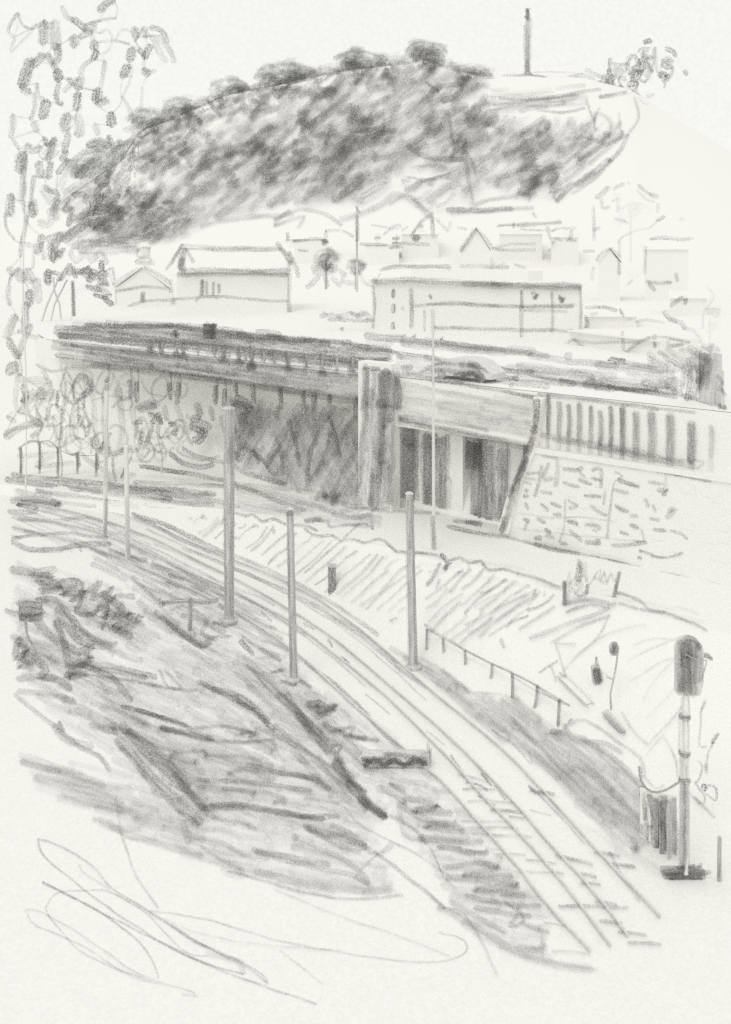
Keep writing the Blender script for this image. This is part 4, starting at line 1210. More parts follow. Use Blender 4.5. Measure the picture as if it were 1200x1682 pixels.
# pale trees at right (outline only)
def outline_tree(label, cx, cy, rx, ry, d, by, txt):
    k = d / F; c = P(cx, by, d); t = thing('pale_tree', label, 'tree', c, 'pale trees at the right edge')
    m = MB(); m.tube(c, P(cx, cy, d), 2.5 * k, 1.5 * k, PAP); m.build('trunk', t)
    m = MB(); cc = P(cx, cy, d)
    for i in range(14):
        a = R_.uniform(0, 6.28); q = R_.uniform(.1, .85); m.blob(at(d + R_.uniform(-.7, .7) * rx * k), cx + rx * q * math.cos(a), cy + ry * q * math.sin(a), 9, 6, 6, .07, R_.uniform(-60, 0))
    m.many(jit(at(d - rx * k * .8), 0, .8), txt); m.build('crown', t)
outline_tree('large pale round-crowned tree outlined by broken dashes at right', 1035, 345, 42, 36, 160, 430, """
9 .55 998,308 990,318 980,325
6 .45 1008,312 1016,306 1024,302
5 .4 1030,300 1033,302
6 .5 1048,305 1060,315 1068,320
8 .55 1068,319 1080,324
4 .25 1046,312 1062,328 1074,332
6 .3 1080,335 1080,348
6 .35 988,328 990,342 1000,340
6 .35 1016,328 1014,348
5 .35 1005,330 1014,326
5 .4 1010,360 1020,363 1030,367
6 .5 1090,356 1080,362
4 .35 1080,362 1068,374 1040,380 1020,392 1015,400
6 .4 974,340 975,360 975,395
6 .5 974,378 984,375
6 .25 1116,360 1122,360
""")
outline_tree('thin pale tree with a curling edge at the far right', 1165, 520, 18, 34, 78, 575, """
4 .2 1160,470 1172,485 1165,500 1156,512 1153,540
4 .2 1160,508 1182,507
7 .5 1090,512 1095,522 1110,528
8 .45 1098,525 1118,530 1125,540
7 .4 1120,538 1140,545 1150,562
""")
# bushes between the two big houses
def bush(label, cx, cy, rx, ry, d, by, p, group='bushes behind the bridge', name='round_bush'):
    return tree(name, label, cx, cy, rx, ry, d, by, p, n=int(rx * ry / 12) + 5, group=group, trunk_w=4, ang=-30, ww=8)
t_ = bush('larger round bush with spreading foot, right of the largest house', 535, 428, 20, 17, 118, 475, .36)
m = MB(); m.many(jit(at(117), -1, 1), "10 .45 515,448 530,450 548,445\n9 .45 522,455 505,472\n8 .45 535,455 538,470\n8 .45 545,455 558,470\n8 .4 550,440 565,450\n9 .4 512,440 545,438"); one(m, 'shrub', 'spreading leafy base under the larger round bush', 'shrub')
t_ = bush('smaller bush at the foot of the telegraph pole', 584, 440, 15, 12, 112, 475, .36)
m = MB(); m.many(jit(at(111), -1, 1), "8 .4 568,450 562,462 580,466\n8 .4 590,452 600,466 612,468\n7 .4 575,448 592,450"); one(m, 'shrub', 'low shrub below the telegraph pole reaching the long building', 'shrub')
m = MB(); d_ = 104; m.tube(P(586, 480, d_), P(586, 340, d_), .13, .1, solid(.35, 85)); m.many(jit(at(d_ - .15), .02, .1), "7 .6 586,355 586,380 586,395\n4 .35 586,395 586,430\n5 .4 584,340 590,350"); one(m, 'telegraph_pole', 'thin telegraph pole between the largest house and the long building', 'pole')
m = MB(); d_ = 98; s_ = jit(at(d_), -.5, .5)
m.many(s_, "9 .6 527,520 545,518 560,522\n8 .6 555,520 575,516 590,520\n9 .6 585,518 600,516 606,522\n7 .65 540,525 580,526 612,526\n6 .5 530,513 536,518\n7 .5 594,512 602,514\n6 .5 575,514 580,517")
one(m, 'low_hedge', 'low dark clipped hedge against the left corner of the long building', 'hedge')
# ================================================================== LEFT TREES
scrib('tall_gum_tree', 'tall loose tree with hanging dark leaf clumps at the left edge of the picture', (42, 815), 73, """
5 .35 28,22 18,38 14,52 22,62
4 .4 30,22 38,42 52,48
4 .3 60,40 45,60 18,85 25,65
13 .6 72,38 72,58 70,70
14 .5 90,38 90,60 92,78
10 .5 94,75 96,95 88,105
12 .7 70,92 62,100 52,105
14 .75 50,100 44,120 36,140
10 .45 36,148 48,152
9 .6 78,90 88,108 92,118
13 .65 94,118 96,130
7 .5 98,136 92,158 96,170 102,171
6 .4 60,138 62,158 72,163
13 .7 76,168 70,192
6 .35 55,155 58,175 50,195
10 .4 56,202 60,215
8 .5 20,190 22,205 18,225
5 .35 20,228 30,245
15 .65 36,255 34,280
8 .4 40,250 38,300 34,330
10 .5 44,240 54,248 66,242
8 .6 72,228 80,240 90,228
14 .6 122,62 122,74
7 .5 102,12 110,28 120,36
9 .6 120,32 132,42 140,48
4 .4 140,40 165,34 190,30
11 .4 140,50 155,42
9 .45 132,60 150,52
11 .75 155,70 154,80
9 .65 158,85 153,98
7 .4 148,100 138,108 132,122
12 .75 132,130 128,145
7 .55 112,130 122,138
7 .4 118,138 106,150
11 .6 128,155 126,180
14 .7 160,150 158,165
9 .5 168,165 178,165 160,172
6 .3 172,102 168,130 165,145
4 .3 160,70 185,68 212,72
4 .25 165,55 175,48 185,60 180,80 170,88
4 .25 190,65 200,50 215,52 222,68
10 .75 185,0 170,10 165,18
10 .45 220,48 224,62
10 .6 235,48 240,60
7 .45 248,45 265,50 275,70
9 .25 250,60 262,85 272,100
7 .3 262,60 280,85 285,102
12 .7 216,82 214,98
9 .7 246,76 238,95
7 .6 228,82 236,90
12 .65 210,110 202,125
10 .7 236,116 244,122
5 .4 240,118 255,118
4 .25 216,125 208,145 200,160
4 .25 234,145 230,190
6 .25 200,160 212,180 218,200
13 .55 110,190 106,205 110,215
12 .45 125,192 132,205 130,222
9 .55 112,222 106,250
12 .65 182,188 184,205
8 .35 155,205 162,220
8 .55 88,230 84,250 78,262
10 .5 64,268 68,290
9 .45 84,268 80,292
9 .6 108,250 102,262
5 .3 70,262 88,245 100,235
7 .5 110,262 95,285
# middle height
6 .35 40,300 38,330 42,350
6 .4 44,355 38,390 34,420
5 .3 55,290 50,330 44,365
4 .3 62,280 48,340
12 .65 18,322 16,345 18,352
4 .4 8,350 10,375 24,392
9 .6 52,335 54,355
14 .35 72,310 85,330
9 .4 95,330 92,360
7 .35 40,400 55,405
9 .6 68,388 64,410 60,415
6 .4 68,400 72,425
4 .3 55,410 55,440
13 .55 30,445 38,460
13 .5 44,445 52,462
10 .5 15,442 22,450
10 .4 60,460 64,495
7 .3 15,470 12,485 16,500
12 .65 48,480 48,500
9 .6 42,500 40,540
10 .45 25,520 16,540 10,555
10 .5 15,560 30,585
8 .5 50,535 35,570 30,588
8 .5 30,590 32,615
6 .35 30,545 60,555
14 .6 15,612 25,600
9 .6 38,635 42,650 38,660
7 .3 28,620 26,660 30,675
10 .4 70,640 45,660 35,678
9 .4 60,690 30,705 10,718
6 .5 8,715 20,705 60,700
6 .45 12,685 25,692
7 .45 65,690 65,705 52,718
4 .5 15,465 20,450
""", jl=2.2, trunk=(40, 330), thin=.8, tone=.12, ws=1.3, ps=1.4, twigs=True)
scrib('dark_oak_tree', 'mid-grey leaning tree with dark patches, left end of the hillside woods', (118, 510), 150, """
12 .7 145,240 165,232 178,240
11 .45 115,270 140,250 175,245
10 .6 178,225 190,260 175,290
12 .5 120,290 140,275 150,262
15 .3 110,270 165,270 130,290
14 .65 185,270 170,290 160,300
12 .75 140,275 128,290
12 .35 80,350 100,340 120,345
9 .5 75,310 95,320 85,345
9 .65 120,320 140,320
15 .6 140,330 175,325 150,345 200,345
15 .6 160,340 200,350 150,370 180,375
14 .5 120,360 150,355 105,395
14 .55 100,385 90,405 85,425
10 .7 118,352 112,370
14 .5 80,395 110,385 150,365
12 .5 80,405 100,420
9 .6 105,410 90,425 88,430
12 .35 90,340 80,370 65,365
10 .45 55,330 60,350
""", jl=5)
scrib('grey_canopy_tree', 'wide pale canopy with ragged dark fringe beside the road, above a thin dark post', (100, 525), 112, """
12 .35 120,405 160,398 210,405
14 .35 130,410 180,412 225,410
10 .3 115,415 125,430 140,415 150,430 165,415 175,432
14 .35 150,400 200,395 220,400
13 .85 78,446 80,465
7 .7 85,448 100,452 95,460
9 .7 100,460 108,445 115,435
9 .6 112,450 130,445 145,455
8 .6 120,440 125,455
8 .65 130,450 145,440 150,455
12 .55 140,445 160,450 145,460
9 .7 165,430 168,445 176,452
14 .5 160,450 172,470 165,455
8 .65 142,470 155,475 165,478
10 .65 160,470 180,485 170,490
9 .65 172,490 184,500
8 .6 155,485 170,488
4 .3 175,445 185,440 188,460
""", jl=2, trunk=(88, 455))
canopy = bpy.data.objects['grey_canopy_tree']
for q in ("95,460 78,500 65,540", "110,460 90,500 80,545"):
    m = MB(); pp = [P(x, y, 111.5) for x, y in parse(q)]; m.path(pp, .09, solid(.25, 120)); m.many(jit(at(111.3), 0, .1), "4 .3 " + q); m.build('trunk', canopy)
c = P(121, 520, 112); m = MB(); m.tube(c, P(119, 463, 112), .16, .12, solid(.5, 120)); m.many(jit(at(111.7), 0, .2), "7 .65 119,463 120,490 122,518\n3 .25 117,520 116,535"); one(m, 'thin_post', 'thin dark upright post below the wide pale canopy', 'post')
c = P(238, 432, 150); m = MB(); m.lathe(c, [(1.6, -.4), (1.7, 0), (.8, 1.2), (.9, 2.4), (1.0, 2.6), (.5, 3.4)], PAP); m.many(jit(at(148), 0, .2), "4 .45 222,430 230,424 245,424 248,430\n4 .4 222,430 248,431\n4 .45 224,412 236,406 248,408\n4 .4 225,412 225,422 245,420 243,410"); one(m, 'lantern_turret', 'tiny stacked roof lantern above the small gabled house', 'turret')
# ================================================================== UNDER THE BRIDGE, LEFT
ug = MB(); us = jit(T_low, .2, 1.6)  # brush strokes mixed with pencil tone that draws the shade under the span
UG = "300,690 380,660 420,665 590,668 590,835 520,820 430,790 370,770 310,750"
ug.hatch(us, "425,665 590,668 590,835 540,825 460,795 400,775 380,700", -60, 9, 10, .42, 50, 4, .5, 11)
ug.hatch(us, "430,680 590,690 590,830 540,820 450,790", 65, 14, 9, .28, 50, 4, .5, 12)
ug.hatch(us, "370,655 430,660 430,700 380,760 350,720", 70, 9, 11, .35, 40, 4, .5, 13)
ug.many(jit(T_low, 1.7, 2.0), """
12 .6 385,665 410,670 395,690 415,700
14 .55 390,655 410,670 405,695
8 .6 325,690 345,700 330,710
14 .6 315,700 335,712 322,725
7 .65 475,690 485,730 492,765
6 .65 540,685 552,720 558,750
8 .5 505,790 510,740 530,700
6 .55 465,780 462,750 455,720
6 .5 440,765 455,740 470,715
6 .45 520,780 535,740 545,710
6 .5 390,755 395,730
6 .5 415,740 425,760
8 .5 370,755 400,775 430,785 470,795
7 .55 230,766 290,775 330,782 375,790
6 .45 300,735 325,750 370,760
8 .45 280,745 300,760 330,768 350,762
6 .35 385,700 400,725 420,745
7 .6 400,735 430,755 450,780
""", 1.1, 1.7)
ug.build('undergrowth_shade', props={'kind': 'stuff', 'label': 'tangled brush and pencilled shade in the hollow under the left span', 'category': 'undergrowth_shade'})
SG = 'scribbled shrubs under the bridge'
def shr(label, foot, d, txt, trunk):
    for i in range(13):
        x, y, rx, ry = foot[0] + R_.uniform(-42, 42), R_.uniform(625, 745), R_.uniform(7, 16), R_.uniform(12, 26); a0 = R_.uniform(0, 6); tl = R_.uniform(-.4, .4)
        txt += '\n%.1f %.2f ' % (R_.uniform(3, 5), R_.uniform(.2, .38)) + ' '.join('%.0f,%.0f' % (x + rx * math.cos(a0 + t * .9) + tl * ry * math.sin(a0 + t * .9), y + ry * math.sin(a0 + t * .9)) for t in range(R_.randint(5, 9)))
    scrib('leafy_shrub', label, foot, d, txt, 'shrub', SG, 1.5, trunk, ws=1.1, ps=1.5)
shr('loose looping pale shrub at the left end under the bridge', (100, 795), 76, """
4 .35 110,600 100,640 120,665 140,640 128,620 112,650 105,680
4 .35 90,640 75,680 85,700 105,690 100,670 85,665 80,690
4 .3 75,650 60,680 70,700 60,670
4 .35 125,655 115,690 125,720 145,715 142,680 130,650
5 .4 128,655 130,690 140,702 150,695
4 .3 40,730 60,725 95,735 110,728 130,720 155,735
5 .35 55,640 40,660 55,690 68,700
14 .25 40,625 80,630 60,655 90,650
4 .3 100,600 108,640 100,690 102,735
5 .5 95,642 93,670
7 .35 70,610 85,640 60,650
5 .3 60,600 85,610 110,605 140,608
12 .5 140,620 150,635 138,650
4 .3 110,610 125,630 140,615 150,640
8 .25 30,750 90,745 60,765 120,760
""", (100, 700))
shr('pale upright shrub with three light stems behind the two thin poles', (170, 795), 74, """
8 .25 150,630 155,680 160,730
9 .3 172,640 170,690 174,720
10 .3 195,640 200,700 196,740
10 .25 215,640 220,690 228,720
6 .4 148,690 155,715 165,735
6 .45 182,712 172,725 165,738
8 .4 150,720 160,740 180,735
10 .35 160,740 190,745 215,735
5 .6 186,750 186,775 190,790
5 .6 214,752 204,775 200,785
6 .45 160,750 158,770
7 .5 126,745 130,765
4 .3 150,660 180,650 215,655
4 .3 190,625 200,650 185,670
6 .4 198,740 220,740 240,732
4 .3 232,625 245,645 270,652
10 .25 200,770 180,790 220,780
8 .3 135,745 150,760 180,780 170,795
""", (172, 700))
shr('dotted leafy shrub between the pale upright shrub and the dark hollow', (265, 778), 72, """
9 .5 225,670 245,662 255,668 230,675
9 .4 228,672 260,665
8 .5 220,695 232,692
8 .55 245,680 258,685 265,695
9 .5 250,695 262,680
10 .55 280,695 292,700 285,712
8 .4 270,668 275,690
8 .4 290,665 298,690
7 .4 235,705 230,730
7 .4 250,700 240,730
6 .35 275,718 290,705
5 .35 240,718 280,720
5 .35 240,735 270,745 285,735
5 .3 230,758 245,740
12 .5 322,665 328,680 318,690
8 .4 345,670 350,690
6 .35 300,700 315,730
8 .5 280,745 300,762
5 .3 310,720 290,740 330,755 360,750
4 .3 225,690 222,720
""", (262, 700))
# picket posts at far left
pf = thing('post_fence', 'old fence of dark upright posts with looped wire at the far left', 'fence', T_low(100, 786))
for x, y0, y1, p in ((34, 735, 776, .65), (65, 728, 770, .6), (95, 735, 775, .65), (127, 745, 770, .5), (158, 745, 775, .4)):
    c = T_low(x, y1 + 8); m = MB(); k = c.y / F; m.tube(c, c + Vector((0, 0, (y1 - y0 + 8) * k)), .12, .1, solid(.45, 85)); m.st(jit(at(c.y - .15), .02, .1), 6, p, [(x - 1, y0), (x + 2, (y0 + y1) / 2), (x, y1)]); m.build('post', pf)
c = T_low(100, 786); m = MB(); q = [P(x, y, c.y) for x, y in smooth(parse("34,735 50,724 65,726 80,724 95,736 110,745 127,748 158,748"), 10)]; m.path(q, .035, solid(.5, 85)); m.many(jit(at(c.y - .1), .02, .1), "4 .4 34,735 50,724 65,726 80,724 95,736"); m.build('rail', pf)
# ================================================================== MASTS along the line
def mast(name, label, xb, yb, xt, yt, w0, w1, tone, z=0.0, strokes='', group='tall masts beside the track', base=True, group_on=True):
    d = F * (H - z) / (yb - HY); k = d / F; a = P(xb, yb, d); b = P(xt, yt, d); t = thing(name, label, 'mast', a, group)
    m = MB(); n = 8; m.tube(a, b, w0 * k / 2, w1 * k / 2, solid(tone * 1.5, d), 12); m.many(jit(at(d - w0 * k * .52), .01, .05), strokes); m.build('shaft', t)
    if base: m = MB(); m.lathe(a - Vector((0, 0, .1)), [(w0 * k * .95, 0), (w0 * k * .9, .22), (w0 * k * .6, .28)], solid(.5, d), 10); m.build('footing', t)
    m = MB(); m.lathe(b, [(w1 * k * .55, 0), (w1 * k * .6, .05), (w1 * k * .3, .12)], solid(tone, d), 10); m.build('cap', t)
    return t
mast('track_mast', 'thickest pale grey mast, standing left of the curve before the dark hollow', 376, 1020, 376, 672, 16, 18, .36, strokes="8 .35 383,660 382,800 380,1010\n4 .35 369,700 368,860 372,1010\n12 .25 377,640 376,700 378,760")
mast('track_mast', 'slim dark-edged mast in the middle, its top just below the bridge', 482, 1118, 476, 838, 13, 11, .34, strokes="4 .6 472,842 474,950 478,1112\n4 .4 481,842 483,950 488,1110\n9 .65 470,843 480,843")
mast('track_mast', 'mast with dark footing beyond the curving tracks, right of the small marker post', 679, 1097, 672, 812, 15, 12, .34, strokes="4 .55 677,815 680,950 683,1090\n4 .4 668,820 668,950 672,1092\n8 .35 674,815 674,900")
mast('track_mast', 'very faint tall mast rising past the car and the long building', 712, 903, 711, 508, 6, 3, .15, z=3.35, strokes="9 .5 711,850 712,900\n6 .15 711,512 711,560 711,630", base=False)
mast('track_mast', 'grey mast under the left span, left of its paler twin', 172, 882, 175, 632, 7, 7, .14, strokes="8 .5 175,625 175,640\n7 .4 175,820 174,860 172,880\n4 .25 172,690 172,800", base=False)
mast('track_mast', 'palest short mast beside its darker twin at the left of the tracks', 210, 918, 207, 735, 8, 7, .1, strokes="8 .28 208,820 209,870 211,915", base=False)
c = T_low(545, 974); k = c.y / F; t_ = thing('marker_post', 'short stout dark marker post on the grassy slope', 'post', c, None)
m = MB(); m.box(c + Vector((-6 * k, 0, -.2)), (12 * k, 0, 0), (0, .35, 0), (0, 0, .2 + 42 * k), solid(.5, 45)); m.many(jit(at(c.y), .01, .05), "7 .65 541,932 542,970\n7 .6 548,934 549,972\n5 .6 539,972 552,974"); m.build('post', t_)
m = MB(); m.box(c + Vector((-7 * k, -.04, 42 * k)), (14 * k, 0, 0), (0, .43, 0), (0, 0, .1), solid(.55, 45)); m.build('cap', t_)
# ================================================================== fence at the foot of the embankment
tf = thing('track_fence', 'low post and rail fence descending along the far side of the track', 'fence', T_low(820, 1140))
tops = []
for x, y0, y1, xs, p in ((701, 1033, 1066, 700, .45), (727, 1048, 1070, 729, .5), (763, 1068, 1090, 764, .55), (808, 1090, 1113, 806, .45), (841, 1106, 1145, 841, .55), (882, 1126, 1162, 878, .55), (918, 1148, 1192, 916, .65)):
    c = T_low(xs, y1); k = c.y / F; a = P(x, y0, c.y); m = MB(); m.tube(c - Vector((0, 0, .1)), a, .07, .06, solid(.4, 45)); m.st(jit(at(c.y - .1), .01, .05), 6, p, [(x, y0), (x + 1, (y0 + y1) / 2), (xs, y1)]); m.build('post', tf); tops.append(a)
m = MB(); ext = tops[-1] + (tops[-1] - tops[-2]) * .45; m.path(tops + [ext], .04, solid(.35, 45), 6)
def along(x, y):
    pl = tops + [ext]
    for a, b in zip(pl, pl[1:]):
        pa = CX + a.x * F / a.y; pb = CX + b.x * F / b.y
        if x <= pb or b is pl[-1]:
            t = (x - pa) / (pb - pa); q = a.lerp(b, max(-1, min(1.4, t))); return P(x, y, q.y - .1)
m.many(jit(along, .01, .04), "6 .5 698,1026 712,1034\n4.5 .5 705,1034 740,1052 790,1082 838,1102\n4.5 .5 838,1103 870,1120 910,1148 935,1160\n4 .4 838,1110 880,1134 920,1152"); m.build('rail', tf)
# ================================================================== SIGNAL
SD = 29.4; k = SD / F; c = P(1127, 1440, SD); sg = thing('railway_signal', 'big railway signal with rounded dark head on a banded mast at right', 'signal', c)
m = MB(); m.box(P(1088, 1452, SD) + Vector((0, -.1, 0)), (68 * k, 0, 0), (0, .35, 0), (0, 0, 22 * k), solid(.7, 30)); v = jit(at(SD - .12), .01, .05)
m.many(v, "11 .8 1090,1432 1120,1428 1158,1434\n12 .85 1100,1440 1130,1438 1150,1444\n11 .8 1098,1450 1125,1446 1152,1450\n7 .75 1112,1425 1140,1422\n6 .7 1140,1428 1152,1418\n9 .7 1095,1436 1165,1432"); m.build('footing', sg)
m = MB(); m.tube(P(1124, 1432, SD), P(1124, 1280, SD), .16, .15, solid(.3, 30), 12); m.tube(P(1124, 1280, SD), P(1126, 1140, SD), .15, .11, PAP, 12); v = jit(at(SD - .17), .01, .04)
m.many(v, """
12 .45 1120,1290 1120,1360 1118,1428
9 .4 1126,1290 1127,1360 1122,1428
9 .4 1119,1240 1119,1275
5 .4 1128,1240 1128,1280
4 .45 1115,1178 1115,1235
4 .35 1122,1175 1123,1235
4 .4 1130,1175 1130,1230
7 .35 1120,1145 1119,1172
4 .35 1131,1145 1131,1172
"""); mo = m.build('mast', sg)
for yy in (1177, 1237, 1281):
    m = MB(); q = P(1124, yy, SD); m.tube(q - Vector((0, 0, .05)), q + Vector((0, 0, .05)), .19, .19, solid(.6, 30), 12); m.st(jit(at(SD - .21), .01, .03), 6, .8, [(1115, yy - 1), (1131, yy + 1)]); m.build('band', mo)
# head: rounded box shape
m = MB(); hw = 21 * k; out_ = [(-hw, 0), (hw * 1.0, 0)]; zb = P(0, 1138, SD).z; ztop = P(0, 1046, SD).z; Hh = ztop - zb
pr = [(-hw, 0), (-hw, Hh - hw)] + [(-hw * math.cos(a), Hh - hw + hw * math.sin(a)) for a in [math.pi * i / 10 for i in range(1, 10)]] + [(hw, Hh - hw), (hw, Hh * .25), (hw * .75, 0)]
cx_ = P(1131, 0, SD).x
m.solidpts([Vector((cx_ + x, SD + .2, zb + z)) for x, z in pr], [Vector((cx_ + x, SD - .18, zb + z)) for x, z in pr], solid(.38, 30)); v = jit(at(SD - .19), .01, .04)
m.many(v, """
14 .55 1117,1056 1116,1090 1117,1134
16 .55 1128,1052 1126,1090 1128,1138
14 .5 1138,1056 1136,1090 1138,1142
12 .3 1146,1060 1146,1095 1144,1120
8 .6 1114,1056 1128,1046 1142,1052 1148,1066
12 .5 1130,1052 1132,1080
16 .35 1122,1080 1128,1110 1120,1130
"""); hd = m.build('signal_head', sg)
m = MB(); q0, q1, q2 = P(1124, 1074, SD - .25), P(1140, 1082, SD - .3), P(1160, 1085, SD - .3); m.path([q0, q1, q2, P(1156, 1100, SD - .3), P(1150, 1118, SD - .2)], .02, solid(.5, 30)); m.many(jit(at(SD - .36), .01, .03), "5 .75 1122,1072 1138,1080\n3 .5 1138,1082 1160,1085 1157,1100 1150,1120"); m.build('cable', sg)
m = MB(); q = P(1163, 1077, SD); m.box(q + Vector((-.12, 0, -.07)), (.26, 0, -.1), (0, .2, 0), (0, 0, .1), solid(.5, 30)); m.path([q + Vector((-.1, .05, 0)), P(1150, 1090, SD)], .02, solid(.4, 30)); m.many(jit(at(SD - .02), .01, .03), "7 .7 1158,1074 1168,1082"); m.build('side_lamp', sg)
# slatted screen and wire
sc_ = thing('slatted_screen', 'screen of dark upright boards hung on a sagging rail, left of the signal mast', 'fence', P(1085, 1400, 30.5))
for x, y0, y1, w_, p in ((1055, 1292, 1362, 11, .8), (1068, 1305, 1385, 11, .5), (1077, 1312, 1400, 9, .6), (1087, 1318, 1418, 10, .8), (1098, 1330, 1410, 7, .35), (1107, 1312, 1400, 10, .5)):
    dd_ = 31.5 - (x - 1055) * .03; kk = dd_ / F; m = MB(); q = P(x, y1, dd_); m.box(q + Vector((-w_ * .38 * kk, 0, 0)), (w_ * .76 * kk, 0, 0), (0, .05, 0), (0, 0, (y1 - y0) * kk), solid(p * .6, 30))
    m.st(jit(at(dd_), .01, .05), w_, p, [(x - 1, y0), (x + 1, (y0 + y1) / 2), (x, y1)]); m.build('board', sc_)
m = MB(); q = [P(1052, 1375, 31.2), P(1112, 1415, 30.4), P(1112, 1310, 30.4), P(1052, 1295, 31.2)]; m.solidpts([t + Vector((0, .1, 0)) for t in reversed(q)], [t + Vector((0, .07, 0)) for t in reversed(q)], PAP)
m.hatch(jit(vplane(q[0] + Vector((0, .06, 0)), q[1] + Vector((0, .06, 0))), .01, .04), '1053,1300 1112,1315 1112,1412 1085,1400 1053,1365', 84, 8, 8, .5, 60, 3); m.build('panel', sc_)
m = MB(); q = [P(x, y, 30.2) for x, y in smooth(parse("1048,1258 1053,1285 1070,1300 1090,1298 1118,1282"), 8)]; m.path(q, .035, solid(.45, 30)); m.many(jit(at(30.15), .01, .04), "5 .6 1050,1260 1054,1284 1070,1300 1095,1298 1118,1282\n6 .4 1060,1300 1080,1318 1108,1312\n6 .35 1056,1275 1075,1295 1090,1290"); m.build('rail', sc_)
# small lamp, box and planks on the slope
c = T_low(1003, 1165); d = c.y; t_ = thing('slope_lamp', 'little lamp with dark knob on a crooked stem on the right slope', 'lamp', c)
m = MB(); m.path([P(x, y, d) for x, y in ((1003, 1168), (1002, 1140), (1008, 1110), (1013, 1085), (1014, 1070))], .035, solid(.4, 30)); m.path([P(1005, 1115, d), P(995, 1112, d)], .03, solid(.4, 30)); m.many(jit(at(d - .05), .01, .03), "3.5 .4 1014,1072 1010,1105 1003,1135 1004,1165\n3 .35 990,1105 1005,1115"); m.build('stem', t_)
m = MB(); q = P(1008, 1068, d); kk = d / F; m.lathe(q - Vector((0, 0, 8 * kk)), [(3 * kk, 0), (8 * kk, 5 * kk), (8.5 * kk, 14 * kk), (5 * kk, 20 * kk), (1 * kk, 22 * kk)], solid(.5, 30)); m.many(jit(at(d - .22), .01, .05), "9 .65 1006,1058 1012,1064 1004,1074\n8 .65 1010,1056 1004,1070"); m.build('lamp_head', t_)
c = T_low(982, 1124); d = c.y; kk = d / F; t_ = thing('trackside_box', 'small leaning dark box with a stub on top, left of the little lamp', 'box', c)
m = MB(); m.box(c + Vector((-7 * kk, 0, 0)), (13 * kk, 0, .1), (0, .3, 0), (-3 * kk, 0, 26 * kk), solid(.5, 30)); m.many(jit(at(d), .01, .05), "12 .75 978,1100 982,1120\n8 .7 984,1100 986,1118"); m.build('body', t_)
m = MB(); m.tube(c + Vector((-4 * kk, .1, 26 * kk)), P(980, 1080, d) + Vector((0, .1, 0)), .05, .04, solid(.5, 30)); m.many(jit(at(d), .01, .05), "5 .6 980,1080 981,1092"); m.build('stub', t_)
def plank(label, pts, txt, tone):
    q = [T_low(x, y) for x, y in pts]; up = Vector((0, 0, .1)); m = MB(); m.solidpts([p + up * .3 for p in reversed(q)], [p + up for p in reversed(q)], tone); m.many(jit(T_low, .22, .3), txt)
    one(m, 'plank', label, 'plank', 'planks lying on the slope')
plank('long pale plank lying on the slope above the fence end', ((915, 1112), (962, 1158), (975, 1155), (930, 1112)), "4 .45 912,1110 935,1135 965,1162\n4 .35 918,1112 930,1112 950,1130 975,1158\n3 .35 920,1116 960,1160", PAP)
plank('short dark plank below the little crooked lamp', ((988, 1172), (1018, 1205), (1028, 1203), (998, 1168)), "10 .55 992,1174 1008,1190 1024,1204", solid(.35, 30))
# twiggy plant and post at right edge
scrib('bare_twig_plant', 'bare crooked twig plant with a dark bud near the right edge', (1155, 1322), 32, """
4 .35 1158,1150 1152,1165 1150,1190 1148,1225 1160,1225
5 .4 1152,1165 1158,1155
7 .65 1178,1205 1170,1220
4 .45 1170,1220 1162,1240 1160,1265
4 .4 1146,1250 1152,1258 1148,1280 1142,1285
5 .5 1158,1255 1159,1270
9 .8 1155,1290 1158,1296
4 .5 1142,1285 1150,1298 1160,1305 1175,1315 1176,1300 1172,1292 1162,1290
""", 'plant', None, .1, (1156, 1290))
c = T_low(1181, 1446); d = c.y; m = MB(); m.tube(c, P(1181, 1374, d), .08, .07, solid(.45, 30)); m.many(jit(at(d - .1), .01, .04), "6 .55 1181,1375 1181,1410 1179,1446"); one(m, 'short_post', 'short plain post at the lower right edge beyond the signal', 'post')
# shrub between two posts on the terrace
c = T_low(965, 985); d = c.y
t_ = thing('spiky_shrub', 'spiky scribbled shrub growing between two leaning stakes on the embankment top', 'shrub', c)
m = MB(); m.many(jit(at(d), -.5, .5), "7 .6 926,955 926,975 928,992\n6 .45 935,940 932,965\n10 .6 952,925 950,945 946,960\n7 .6 950,920 956,945 950,955\n6 .5 960,925 964,955\n6 .45 935,958 945,948 955,960 945,975 960,978 965,960\n5 .45 938,965 950,980 962,970\n4 .5 968,960 975,950 985,936 985,955 992,938 996,962 1003,940 1008,955\n7 .4 975,948 990,958\n6 .5 965,975 985,985 1005,985\n5 .5 938,955 932,985\n5 .5 964,960 964,985")
m.build('foliage', t_)
for x0, y0, x1, y1 in ((927, 955, 927, 992), (1017, 940, 1006, 988)):
    m = MB(); m.tube(P(x1, y1, d), P(x0, y0, d), .09, .07, solid(.4, 45)); m.st(jit(at(d - .12), .01, .05), 8, .6, [(x0, y0), (x1, y1)]); m.build('stake', t_)
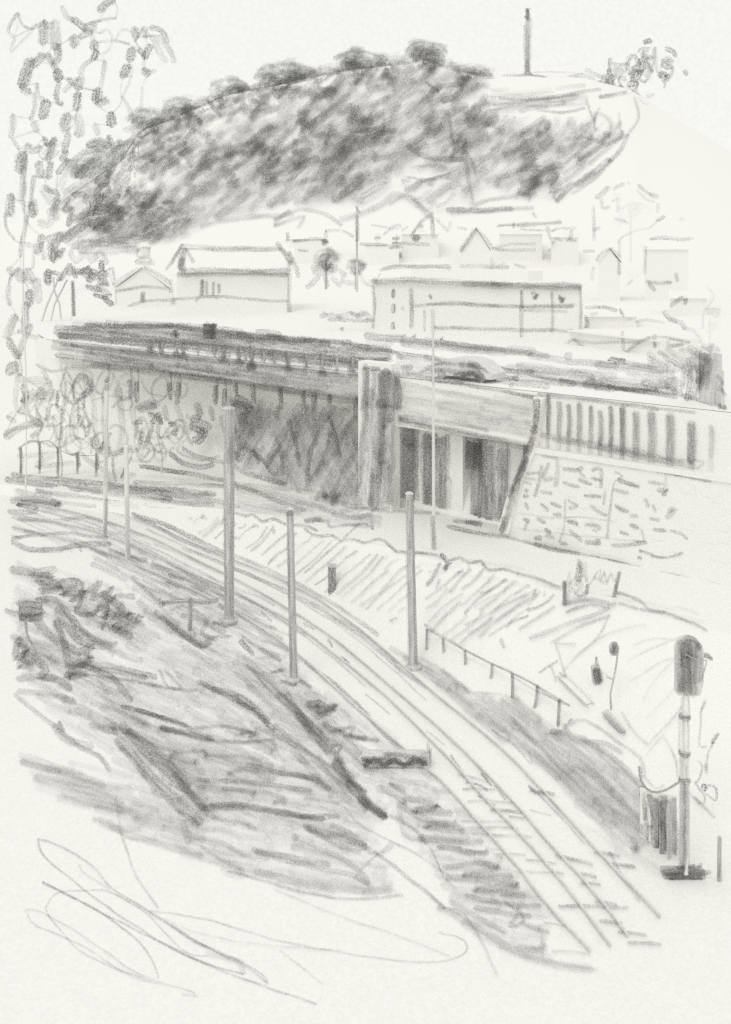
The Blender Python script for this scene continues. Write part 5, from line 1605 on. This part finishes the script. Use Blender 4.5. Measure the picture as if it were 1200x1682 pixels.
# ================================================================== trackside furniture on the left
c = fl(312, 1035); d = c.y; kk = d / F; t_ = thing('low_sign', 'low T-shaped sign with a thin board on one post, left of the thickest mast', 'sign', c)
m = MB(); m.tube(c, P(313, 985, d), .1, .09, solid(.5, 45)); m.many(jit(at(d - .12), .01, .05), "7 .65 312,984 313,1010 311,1036"); m.build('post', t_)
m = MB(); m.box(P(266, 996, d), (92 * kk, 0, 0), (0, .12, 0), (0, 0, 9 * kk), solid(.3, 45)); m.many(jit(at(d), .01, .05), "6 .6 262,982 266,998 268,990\n7 .55 265,990 290,988 315,984\n8 .55 318,987 345,988 358,984\n5 .4 282,1002 300,994"); m.build('board', t_)
c = fl(62, 1072); d = c.y; kk = d / F; t_ = thing('square_sign', 'dark square sign on a thin leaning post among the scrub at far left', 'sign', c)
m = MB(); m.path([c, P(45, 1045, d), P(42, 1020, d)], .05, solid(.4, 45)); m.many(jit(at(d - .07), .01, .05), "5 .5 43,1020 46,1045 60,1070"); m.build('post', t_)
m = MB(); m.box(P(32, 1020, d) - Vector((0, .1, 0)), (38 * kk, 0, 0), (0, .08, 0), (0, 0, 34 * kk), solid(.4, 45)); m.many(jit(at(d - .1), .01, .05), "12 .65 30,992 50,992 68,995\n14 .75 32,1004 50,1006 70,1004\n14 .85 34,1014 50,1015 68,1012\n8 .5 40,985 75,988"); m.build('board', t_)
c = fl(650, 1262); d = c.y; kk = d / F; t_ = thing('equipment_trough', 'low dark equipment trough lying beside the nearer track', 'trough', c)
m = MB(); m.box(P(596, 1262, d), (106 * kk, 0, 0), (0, .6, 0), (0, 0, 16 * kk), solid(.25, 45)); m.many(jit(at(d), .01, .05), "8 1.0 598,1258 615,1246 630,1258 648,1246 664,1258 680,1246 698,1256\n10 .75 596,1246 620,1250 650,1250\n8 .6 598,1256 640,1258 700,1254\n7 .5 640,1250 670,1256 690,1248 705,1252\n4 .5 600,1262 700,1262"); m.build('body', t_)
m = MB(); m.box(P(598, 1247, d) - Vector((0, .03, -.002)), (100 * kk, 0, 0), (0, .66, 0), (0, 0, .05), solid(.4, 45)); m.many(jit(flat(16 * kk + .06), .01, .05), "7 .6 632,1238 660,1240 700,1246\n5 .5 600,1244 640,1243"); m.build('lid', t_)
m = MB(); m.box(P(702, 1258, d) - Vector((0, .05, 0)), (.1, 0, 0), (0, .7, 0), (0, 0, .62), solid(.4, 45)); m.many(jit(at(d - .05), .01, .05), "5 .6 706,1230 706,1256\n4 .4 690,1240 705,1234"); m.build('end_plate', t_)
for o in bpy.data.objects:
    if '_o' in o: del o['_o']
